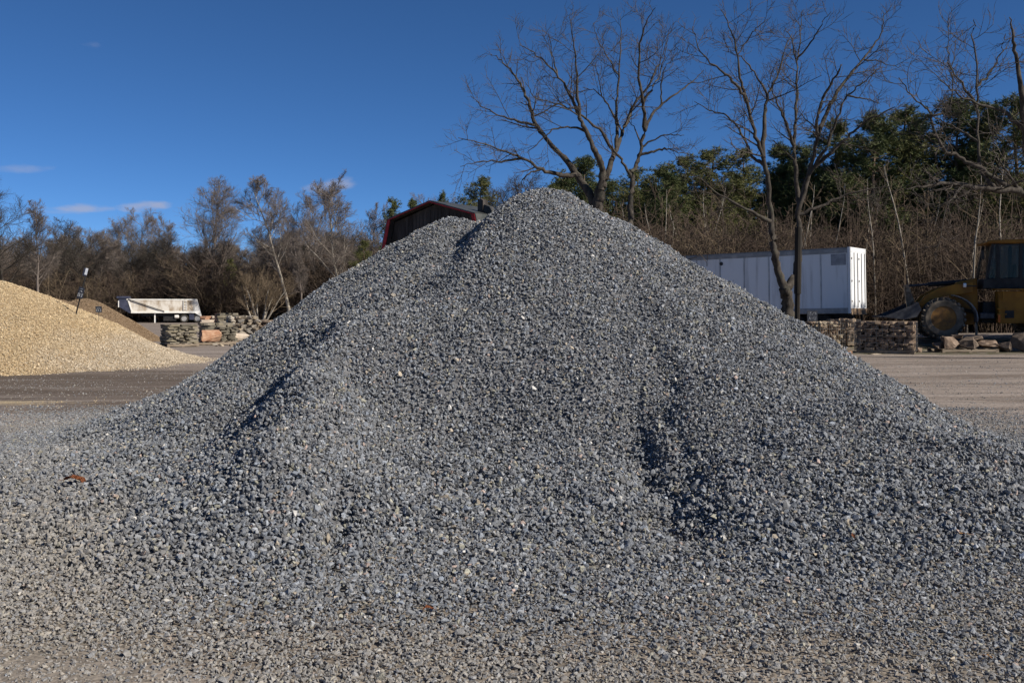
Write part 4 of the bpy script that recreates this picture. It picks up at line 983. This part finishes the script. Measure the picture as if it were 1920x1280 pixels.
def stack(name, label, px, Y, rz, w, d, h, th, mats, nx=2, ny=2, z0=None, rocks=False, with_pallet=True, seed=0, group='pallets of building stone', taper=0., wire=False):
    rng = np.random.RandomState(seed + 100); x = PX(px, Y); zz = gzf(x, Y) if z0 is None else z0
    root = thing(name, label, 'stone pallet', (x, Y, zz + .005), R(rz), group)
    if with_pallet: pallet(root, w, d)
    z = .134 if with_pallet else 0.; top = z + h
    while z < top:
        t_ = th * rng.uniform(.7, 1.35); f = 1 - taper * (z / top)
        def cuts(n):                      # uneven joints, different in every course
            m = max(2, n + rng.randint(-1, 2)); c = (np.arange(1, m) + rng.uniform(-.3, .3, m - 1)) / m; return np.concatenate([[0], c, [1]])
        cx_, cy_ = cuts(nx), cuts(ny)
        for i in range(len(cx_) - 1):
            for j in range(len(cy_) - 1):
                if 0 < i < len(cx_) - 2 and 0 < j < len(cy_) - 2 and z + t_ * 2 < top: continue
                sx, sy = (cx_[i + 1] - cx_[i]) * w * f, (cy_[j + 1] - cy_[j]) * d * f
                me = (ROCK if rocks else SLAB)[rng.randint(6)]; o = bpy.data.objects.new('rock' if rocks else 'slab', with_mat(me, mats[rng.randint(len(mats))])); COL.objects.link(o); o.parent = root
                g = 1.22 if rocks else 1.08; odd = rng.uniform() < .5
                sc_ = [sx * g * rng.uniform(.93, 1.06), sy * g * rng.uniform(.93, 1.06)]
                if odd and not rocks: sc_ = sc_[::-1]
                o.scale = (sc_[0], sc_[1], t_ * (1.4 if rocks else .97))
                o.location = (((cx_[i] + cx_[i + 1]) / 2 - .5) * w * f + rng.normal(0, .028), ((cy_[j] + cy_[j + 1]) / 2 - .5) * d * f + rng.normal(0, .028), z + (t_ / 2 if rocks else 0))
                o.rotation_euler = (rng.normal(0, .012), rng.normal(0, .012), (1.571 if odd else 0) + rng.choice((0, 3.1416)) + rng.normal(0, .05)) if not rocks else tuple(rng.uniform(-.5, .5, 3))
        z += t_
    if wire:
        b = BM(); H2 = top + .02
        for s in (-1, 1):
            for q in np.linspace(-.5, .5, 12):
                bar(b, (q * (w + .1), s * (d / 2 + .06), .1), (q * (w + .1), s * (d / 2 + .06), H2), .008); bar(b, (s * (w / 2 + .06), q * (d + .1), .1), (s * (w / 2 + .06), q * (d + .1), H2), .008)
            for zq in np.linspace(.12, H2, 5):
                bar(b, (-(w + .1) / 2, s * (d / 2 + .066), zq), ((w + .1) / 2, s * (d / 2 + .066), zq), .008); bar(b, (s * (w / 2 + .066), -(d + .1) / 2, zq), (s * (w / 2 + .066), (d + .1) / 2, zq), .008)
        tag(obj('wire_cage', b, M_WIRE, root), kind='stuff')
    return root
# left group
stack('flagstone_pallet', 'tall pallet of greenish flagstones at the foot of the brown heap', 336, 43.5, 34, 1.35, 1.25, .80, .05, SM_GREEN, 3, 3, seed=1)
stack('flagstone_pallet', 'low pallet of greenish flagstones behind the orange boulder', 404, 51, 30, 1.5, 1.3, .78, .085, SM_GREEN, 2, 2, seed=2)
stack('flagstone_pallet', 'high far pallet of brown flagstones above the orange boulder', 424, 58, 25, 1.2, 1.1, 1.2, .09, SM_GREEN + SM_RUST[:1], 2, 2, seed=3)
stack('fieldstone_pallet', 'pallet of cream fieldstones in front of the round shrub tree', 455, 52, 30, 1.6, 1.2, .95, .13, SM_PALE, 4, 3, seed=4, rocks=True)
stack('flagstone_pallet', 'dark pallet of thin stones right of the orange boulder', 424, 46.5, 28, .8, 1.0, .62, .06, SM_GREEN[2:], 2, 2, seed=5)
stack('flagstone_pallet', 'far low pallet of rusty slabs beside the dump trailer wheels', 400, 66, 20, 1.7, 1.2, .95, .14, SM_RUST + SM_GREEN[2:], 2, 2, seed=6)
stack('fieldstone_pallet', 'pallet of dark stones half hidden by the heap left slope', 492, 55, 25, 1.7, 1.2, .75, .12, SM_BROWN, 3, 3, seed=7, rocks=True)
def boulder(name, label, px, py_b, Y, dims, rz, mat, seed, group=None, cuts=16, z=None):
    rng = np.random.RandomState(seed); b = BM()
    q = rng.uniform(-.5, .5, (cuts, 3)); q = q / np.abs(q).max(1)[:, None] * .5 * rng.uniform(.86, 1, (cuts, 1))
    for p in q: b.verts.new(p)
    r_ = bmesh.ops.convex_hull(b, input=b.verts); bmesh.ops.delete(b, geom=[e for e in r_['geom_interior'] if isinstance(e, bmesh.types.BMVert)], context='VERTS')
    bmesh.ops.recalc_face_normals(b, faces=b.faces)
    bmesh.ops.triangulate(b, faces=b.faces); bmesh.ops.subdivide_edges(b, edges=b.edges, cuts=2, use_grid_fill=True)
    zmin = min(v.co.z for v in b.verts)
    for v in b.verts:
        v.co += Vector(rng.normal(0, .011, 3)); v.co = Vector((v.co.x * dims[0], v.co.y * dims[1], (v.co.z - zmin) * dims[2]))
    o = obj(name, b, mat); x = PX(px, Y); o.location = (x, Y, (gzf(x, Y) - .02) if z is None else z); o.rotation_euler.z = R(rz)
    return tag(o, label, 'boulder', group)
o = boulder('boulder', 'square-cut rusty orange boulder on a pallet beside the flagstones', 394, 0, 45.5, (.95, .75, .55), 28, SM_RUST[0], 3, 'boulders', 40, .135 + gzf(PX(394, 45.5), 45.5))
pr_ = thing('wooden_pallet', 'weathered pallet under the orange boulder', 'pallet', (PX(396, 45.5), 45.5, gzf(PX(396, 45.5), 45.5) + .005), R(28), 'single pallets'); pallet(pr_, 1.5, 1.1)
boulder('boulder', 'pale slab boulder with orange stain half behind the heap', 446, 0, 47, (1.0, .8, .36), 30, SM_RUST[1], 9, 'boulders', 36, .14 + gzf(PX(446, 47), 47))
pr_ = thing('wooden_pallet', 'weathered pallet under the pale slab boulder', 'pallet', (PX(446, 47), 47, gzf(PX(446, 47), 47) + .005), R(28), 'single pallets'); pallet(pr_, 1.3, 1.1)
for k, (px, lab) in enumerate(((404, 'small pale rock on the drive under the orange boulder'), (415, 'second small rock, between boulder and dark pallet'), (362, 'small grey rock beside the tall flagstone pallet'), (435, 'small brown rock at the edge of the grey heap'))):
    boulder('small_rock', lab, px, 0, 43.6 + .3 * (k % 2), (.24, .2, .17), 20 * k, SM_PALE[k % 2], 30 + k, 'small rocks on the drive', 12)
# right group
stack('fieldstone_pallet', 'cage of round brown fieldstones under the small black sign', 1540, 39.5, 28, 1.2, 1.1, .85, .17, SM_BROWN[:2] + SM_PALE[1:], 5, 4, seed=11, rocks=True, wire=True)
stack('fieldstone_pallet', 'narrow caged stack of brown fieldstones left of the big wire-caged stack', 1582, 40.3, 28, .6, 1.0, .88, .15, SM_BROWN[:2], 3, 4, seed=12, rocks=True, wire=True)
stack('fieldstone_pallet', 'big wire-caged pallet of flat brown stones in front of the loader bucket', 1662, 37.2, -24, 2.0, 1.5, 1.0, .065, SM_BROWN, 6, 4, seed=13, wire=True)
pr_ = thing('wooden_pallet', 'slab-loaded low pallet in front of the loader front wheel', 'pallet', (PX(1805, 38), 38, gzf(PX(1805, 38), 38) + .005), R(4), 'single pallets'); pallet(pr_, 2.2, 1.2)
for k, (px, dz, dm, mt, lab) in enumerate(((1780, .14, (.62, .8, .52), 1, 'upright brown boulder at the left end of the low slab pallet'), (1812, .14, (.95, .9, .5), 0, 'broad brown boulder in the middle of the low slab pallet'),
                                (1848, .14, (.9, .8, .34), 1, 'flat tilted tan boulder at the right end of the low slab pallet'), (1884, 0., (.55, .6, .44), 2, 'dark round boulder on the ground right of the low slab pallet'),
                                (1918, 0., (.75, .9, .95), 2, 'large dark boulder cut by the right edge of the yard'), (1722, .0, (.3, .3, .22), 1, 'small tan rock between the caged stack and the loader wheel'),
                                (1796, .52, (.5, .5, .16), 0, 'thin slab lying across the two boulders of the low slab pallet'), (1830, .44, (.42, .5, .2), 2, 'small dark chunk on top of the boulders of the low slab pallet'), (1760, .14, (.3, .5, .30), 0, 'narrow brown chunk at the far left of the low slab pallet'))):
    x = PX(px, 37.8); boulder('boulder', lab, px, 0, 37.8, dm, 15 * k, SM_BROWN[(2, 0, 2)[mt]], 50 + k, 'boulders', 13, gzf(x, 37.8) + dz)
boulder('small_rock', 'small reddish rock at the foot of the big caged stack', 1592, 0, 36.2, (.26, .2, .13), 10, SM_RUST[0], 71, 'small rocks on the drive', 12)
boulder('flat_slab', 'thin pale slab lying in the grass by the big caged stack', 1640, 0, 36.0, (.5, .3, .06), 10, SM_PALE[1], 72, 'small rocks on the drive', 12)

# ------------------------------------------------------------ post and signs
M_POST = weathered('creosote_timber', (.014, .012, .01), (.034, .028, .023), 6, .9, stretch=(1, 1, .1), bump=.4)
b = BM(); cyl(b, (0, 0, -.3), (0, 0, 2.2), .095, 10); cyl(b, (0, 0, 2.18), (0, 0, 4.62), .13, 10)
o = obj('timber_post', b, M_POST); x = PX(1494, 36.5); o.location = (x, 36.5, gzf(x, 36.5)); o.rotation_euler = (0, R(.8), 0)
tag(o, 'dark timber post standing against the many-stemmed bare tree', 'post')
M_SIGN = weathered('black_sign_face', (.012, .014, .022), (.028, .032, .045), 4, .6); M_CHALK = weathered('white_lettering', (.5, .53, .58), (.68, .70, .74), 8, .8)
def strokes(b, segs, w=.016, y=-.012):
    for (x0, z0, x1, z1) in segs:
        p, q = Vector((x0, y, z0)), Vector((x1, y, z1)); bar(b, p, q, w, .004)
# board with two rows of hand lettering on the caged stones
zs = gzf(PX(1523, 39.3), 39.3) + 1.1
rt_ = thing('price_sign', 'small square black sign with chalk numbers on the caged fieldstones', 'sign', (PX(1523, 39.2), 39.2, zs), R(6), 'black price signs')
obj('board', bx(-.21, .21, -.01, .01, .0, .42), M_SIGN, rt_)
b = BM(); strokes(b, [(-.14, .26, -.14, .37), (-.10, .37, -.04, .37), (-.04, .37, -.09, .32), (-.09, .32, -.04, .27), (-.04, .27, -.10, .26), (.0, .26, .06, .37), (.1, .37, .1, .31), (.1, .31, .16, .31), (.14, .37, .14, .26),
             (-.15, .07, -.11, .18), (-.11, .18, -.07, .07), (-.13, .11, -.09, .11), (-.03, .12, .03, .12), (.06, .18, .06, .09), (.06, .09, .10, .06), (.10, .06, .14, .09), (.14, .09, .14, .18)])
obj('lettering', b, M_CHALK, rt_)
# leaning post with a board and a white cap on the tan heap
Yp = 29.8; base = P(141, 574, Yp); base.z = float(tan_h(base.x, Yp)) - .1; topp = P(164, 503, Yp); dirv = (topp - base).normalized()
rt_ = thing('leaning_sign_post', 'thin leaning black sign post with a white tip on the tan heap', 'sign', base, 0, 'black price signs'); Lp = (topp - base).length
rt_.rotation_euler = (0, math.atan2(dirv.x, dirv.z), 0)
b = BM(); cyl(b, (0, 0, 0), (0, 0, Lp - .02), .022, 8); obj('post', b, M_BLACK, rt_)
obj('white_tip', bx(-.035, .035, -.036, -.024, Lp - .20, Lp), M_CHALK, rt_); obj('upper_board', bx(-.09, .03, -.022, .0, Lp - .24, Lp - .01), M_NAVY, rt_)
zz = Lp * .46; bo = obj('board', bx(-.085, .085, -.05, -.024, zz - .12, zz + .22), M_SIGN, rt_)
b = BM(); strokes(b, [(-.06, zz - .06, -.06, zz + .03), (-.06, zz + .03, -.01, zz + .03), (-.01, zz + .03, -.01, zz - .06), (-.06, zz - .06, -.01, zz - .06), (.02, zz - .06, .06, zz - .06), (.06, zz - .06, .06, zz + .03), (.02, zz + .03, .06, zz + .03), (.02, zz - .015, .06, zz - .015),
             (-.04, zz + .08, .0, zz + .12), (0, zz + .12, .04, zz + .08), (-.03, zz + .17, .04, zz + .17)], .014, -.053)
obj('lettering', b, M_CHALK, rt_)
Ys = 30.5; bs = P(185, 590, Ys); bs.z = float(tan_h(bs.x, Ys)) - .05
rt_ = thing('price_sign', 'small black sign with pale lettering at the foot of the brown heap', 'sign', bs, R(10), 'black price signs')
zt_ = (EYE + (HZ - 574) / F * Ys) - bs.z
b = BM(); cyl(b, (0, .012, -.2), (0, .012, zt_ + .07), .012, 6); obj('stake', b, M_WOOD, rt_)
obj('board', bx(-.09, .09, -.012, .0, zt_ - .19, zt_), M_SIGN, rt_); b = BM(); z_ = zt_ - .16
strokes(b, [(-.06, z_, -.06, z_ + .07), (-.06, z_ + .07, -.01, z_ + .07), (-.01, z_ + .07, -.01, z_), (-.06, z_, -.01, z_), (.015, z_, .06, z_), (.06, z_, .06, z_ + .07), (.015, z_ + .07, .06, z_ + .07), (-.05, z_ + .115, .05, z_ + .115)], .016, -.015)
obj('lettering', b, M_CHALK, rt_)

# ------------------------------------------------------------ wheel loader
M_YEL = weathered('dirty_loader_yellow', (.19, .082, .011), (.33, .145, .016), 1.6, .6); M_GLASS = NT('tinted_glass')
M_GLASS.col((.02, .035, .035)).rough(.08); M_GLASS.b.inputs['Specular IOR Level'].default_value = .3; M_GLASS.b.inputs['Alpha'].default_value = .4; M_GLASS = M_GLASS.m
M_GREY = weathered('dusty_grey_plastic', (.12, .12, .125), (.22, .22, .22), 4, .7); M_LAMP = weathered('lamp_lens', (.75, .75, .72), (.9, .9, .88), 5, .2, spec=.6); M_ORANGE = weathered('orange_marker', (.55, .12, .02), (.65, .18, .03), 5, .5)
M_STEEL = weathered('worn_bucket_steel', (.035, .035, .042), (.09, .088, .09), 3, .45, .4)
M_RIM = weathered('muddy_orange_rim', (.13, .07, .03), (.26, .13, .035), 4, .8)
def loader():
    k = 46.7; Y = 40.; x0 = PX(1770, Y)
    z0 = EYE + (HZ - 635) / F * Y
    root = thing('wheel_loader', 'yellow wheel loader with a dark cab parked at the right edge', 'loader', (x0, Y, z0), R(-13))
    U = lambda p: (p - 1770) / k; Vz = lambda p: (635 - p) / k; W = 2.6
    for p in (1770, 1952):
        for y in (.3, W - .3): wheel(root, (U(p), y, .82), .80, .58, M_RIM, 36, 22, 'wheel', -.18)
    obj('front_frame', prism(BM(), [(U(1752), .55), (U(1832), .55), (U(1838), 1.2), (U(1836), Vz(520)), (U(1800), Vz(528)), (U(1790), 1.3), (U(1755), 1.1)], .85, 1.75, .03), M_YEL, root)
    obj('rear_frame', prism(BM(), [(U(1842), .62), (U(2060), .62), (U(2060), 1.5), (U(1846), 1.5)], .75, 1.85, .03), M_BLACK, root)
    obj('engine_hood', prism(BM(), [(U(1925), 1.35), (U(2062), 1.2), (U(2064), 2.3), (U(2050), 2.45), (U(1925), 2.5)], .5, 2.1, .06), M_YEL, root)
    obj('side_panel', prism(BM(), [(U(1868), Vz(606)), (U(1922), Vz(606)), (U(1925), Vz(546)), (U(1866), Vz(546))], .22, .8, .02), M_YEL, root)
    obj('step_well', bx(U(1878), U(1893), .19, .23, Vz(596), Vz(582)), M_BLACK, root)
    obj('platform', bx(U(1862), U(1930), .1, .75, Vz(544), Vz(541.5)), M_YEL, root)
    for p in (1873,): obj('grab_rail', bx(U(p), U(p) + .05, .08, .13, Vz(562), Vz(546)), M_YEL, root)
    for z in (600, 590, 580): obj('step', bx(U(1864), U(1880), .12, .24, Vz(z), Vz(z) + .05), M_YEL, root)
    obj('marker', bx(U(1865), U(1869), .1, .14, Vz(604), Vz(590)), M_ORANGE, root)
    obj('fuel_tank', bx(U(1835), U(1862), .3, .9, Vz(598), Vz(586), .04), M_STEEL, root)
    # curved fender behind the front wheel
    b = BM(); prev = None
    for i in range(11):
        a = R(75 - i * 8.2); r_ = 1.0; p = (U(1772) + r_ * math.cos(a) * 1.25, .82 + r_ * math.sin(a) * .98)
        if prev: prism(b, [prev, p, (p[0] * .97 + U(1772) * .03, p[1] - .03), (prev[0] * .97 + U(1772) * .03, prev[1] - .03)], .02, .62)
        prev = p
    obj('fender', b, M_GREY, root)
    # lift arms, tilt lever and cylinder, bucket
    arm = [(U(1826), Vz(548)), (U(1826), Vz(529)), (U(1795), Vz(532)), (U(1765), Vz(540)), (U(1742), Vz(553)), (U(1728), Vz(570)), (U(1718), Vz(590)), (U(1725), Vz(594)), (U(1738), Vz(580)), (U(1752), Vz(565)), (U(1772), Vz(555)), (U(1800), Vz(552))]
    for y in (.55, 1.75): obj('lift_arm', prism(BM(), arm, y, y + .22, .015), M_YEL, root)
    obj('tilt_lever', prism(BM(), [(U(1708), Vz(533)), (U(1716), Vz(531)), (U(1727), Vz(566)), (U(1722), Vz(584)), (U(1714), Vz(580))], 1.15, 1.4, .01), M_RUST, root)
    b = BM(); cyl(b, (U(1712), 1.28, Vz(535)), (U(1760), 1.28, Vz(531)), .05, 12); obj('tilt_rod', b, M_STEEL, root)
    b = BM(); cyl(b, (U(1752), 1.28, Vz(532)), (U(1830), 1.28, Vz(526)), .10, 12); obj('tilt_cylinder', b, M_BLACK, root)
    for y in (.62, 1.9):
        b = BM(); cyl(b, (U(1755), y, Vz(565)), (U(1828), y, Vz(585)), .07, 12); obj('lift_cylinder', b, M_BLACK, root)
    bk = BM(); bp = [(U(1724), Vz(566)), (U(1730), Vz(580)), (U(1722), Vz(594)), (U(1700), Vz(599)), (U(1662), Vz(594)), (U(1662), Vz(592)), (U(1700), Vz(596)), (U(1719), Vz(591)), (U(1725), Vz(580)), (U(1720), Vz(568))]
    prism(bk, bp, -.05, W + .05); bu = obj('bucket', bk, M_STEEL, root)
    for y in (-.09, W + .05): obj('bucket_side', prism(BM(), [(U(1724), Vz(566)), (U(1730), Vz(580)), (U(1722), Vz(594)), (U(1700), Vz(599)), (U(1662), Vz(594)), (U(1700), Vz(578))], y, y + .04), M_STEEL, bu)
    for y in np.linspace(.05, W - .05, 7): obj('bucket_tooth', bx(U(1656), U(1664), y - .04, y + .04, Vz(595), Vz(592.5)), M_STEEL, bu)
    # cab
    cb = obj('cab', prism(BM(), [(U(1842), Vz(541)), (U(1928), Vz(541)), (U(1930), Vz(520)), (U(1846), Vz(522))], .42, 2.18, .02), M_BLACK, root)
    for (xa, za, xb, zb_, w_) in ((1849, 521, 1860, 457, .10), (1868, 541, 1868, 457, .12), (1907, 541, 1908, 457, .12), (1930, 541, 1934, 457, .12)):
        for y in (.47, 2.13):
            b = BM(); bar(b, (U(xa), y, Vz(za)), (U(xb), y, Vz(zb_)), w_); obj('pillar', b, M_BLACK, cb)
    obj('roof', prism(BM(), [(U(1848), Vz(456)), (U(1940), Vz(457)), (U(1940), Vz(451)), (U(1930), Vz(449)), (U(1856), Vz(450)), (U(1848), Vz(453))], .34, 2.26, .02), M_YEL, cb)
    for (q, y) in (([(1848, 521), (1867, 521), (1867, 458), (1861, 458)], .46), ([(1870, 541), (1906, 541), (1906, 458), (1870, 458)], .455), ([(1909, 541), (1931, 541), (1933, 458), (1909, 458)], .46),
                   ([(1870, 541), (1906, 541), (1906, 458), (1870, 458)], 2.13), ([(1909, 541), (1931, 541), (1933, 458), (1909, 458)], 2.13)):
        obj('window', prism(BM(), [(U(a), Vz(b_)) for a, b_ in q], y, y + .012), M_GLASS, cb)
    b = BM(); vs = [b.verts.new(v) for v in ((U(1846), .5, Vz(521)), (U(1846), 2.1, Vz(521)), (U(1860), 2.1, Vz(458)), (U(1860), .5, Vz(458)))]; b.faces.new(vs); obj('windscreen', b, M_GLASS, cb)
    obj('seat', prism(BM(), [(U(1885), Vz(541)), (U(1903), Vz(541)), (U(1908), Vz(495)), (U(1902), Vz(494)), (U(1898), Vz(524)), (U(1885), Vz(526))], 1.0, 1.55, .03), M_BLACK, cb)
    b = BM(); bar(b, (U(1858), 1.28, Vz(541)), (U(1868), 1.28, Vz(512)), .08); lathe(b, [(.17, -.015), (.19, 0), (.17, .015)], 14, 'X', (U(1869), 1.28, Vz(510))); obj('steering_column', b, M_BLACK, cb)
    obj('mirror', bx(U(1838), U(1842), .2, .32, Vz(486), Vz(470)), M_BLACK, cb)
    obj('headlamp', lathe(BM(), [(.001, -.06), (.085, -.05), (.09, .05)], 12, 'X', (U(1811), .52, Vz(534.5))), M_LAMP, root)
    obj('lamp_bracket', bx(U(1811), U(1832), .49, .55, Vz(537), Vz(535)), M_BLACK, root)
    b = BM(); cyl(b, (U(1990), 1.3, 2.4), (U(1990), 1.3, 3.3), .07, 10); obj('exhaust', b, M_BLACK, root)
loader()

# ------------------------------------------------------------ dead leaves on the stones
M_LEAF = weathered('dead_leaf', (.16, .05, .02), (.30, .11, .045), 20, .7); M_LEAF2 = weathered('tan_leaf', (.34, .19, .08), (.45, .28, .13), 20, .7)
def leaf(label, px, py, size, mat, rz, seed):
    rng = np.random.RandomState(seed)
    lo, hi = 3.6, 14.
    for _ in range(50):          # where the line of sight meets the stones
        m = .5 * (lo + hi); x = PX(px, m); z = EYE + (HZ - py) / F * m
        if z > max(float(pile_h(x, m)), gzf(x, m)) + .02: lo = m
        else: hi = m
    b = BM(); prof = [(0, .02), (.12, .16), (.22, .10), (.34, .30), (.44, .16), (.58, .30), (.68, .14), (.82, .16), (1., .01)]
    L_, C_, R_ = [], [], []
    for t_, w_ in prof:
        c = .14 * math.sin(t_ * 3) + rng.normal(0, .015)
        C_.append(b.verts.new((t_ - .5, 0, c))); L_.append(b.verts.new((t_ - .5, w_ * rng.uniform(.7, 1.1), c + .10 + rng.normal(0, .05)))); R_.append(b.verts.new((t_ - .5, -w_ * rng.uniform(.7, 1.1), c + .07 + rng.normal(0, .05))))
    for i in range(len(prof) - 1): b.faces.new((C_[i], C_[i + 1], L_[i + 1], L_[i])); b.faces.new((R_[i], R_[i + 1], C_[i + 1], C_[i]))
    ext = bmesh.ops.solidify(b, geom=b.faces[:], thickness=.012)
    bar(b, (.49, 0, .02), (.72, .02, .0), .018)
    o = obj('dead_leaf', b, mat); o.scale = (size,) * 3; o.location = (PX(px, lo), lo, max(float(pile_h(PX(px, lo), lo)), gzf(PX(px, lo), lo)) + .022); o.rotation_euler = (rng.normal(0, .15), rng.normal(0, .15), R(rz))
    tag(o, label, 'leaf', 'dead leaves on the stones')
leaf('curled red-brown dead leaf on the gravel at the far left', 140, 903, .19, M_LEAF, 175, 1)
leaf('small rust leaf near the bottom middle of the heap', 803, 1142, .07, M_LEAF, 40, 2)
leaf('small tan leaf low on the right side of the heap', 1804, 1004, .09, M_LEAF2, 10, 3)
leaf('tiny rust leaf below the right shoulder of the heap', 1600, 1006, .06, M_LEAF, 80, 4)
leaf('tiny tan leaf in the bottom right corner', 1853, 1232, .05, M_LEAF2, 120, 5)
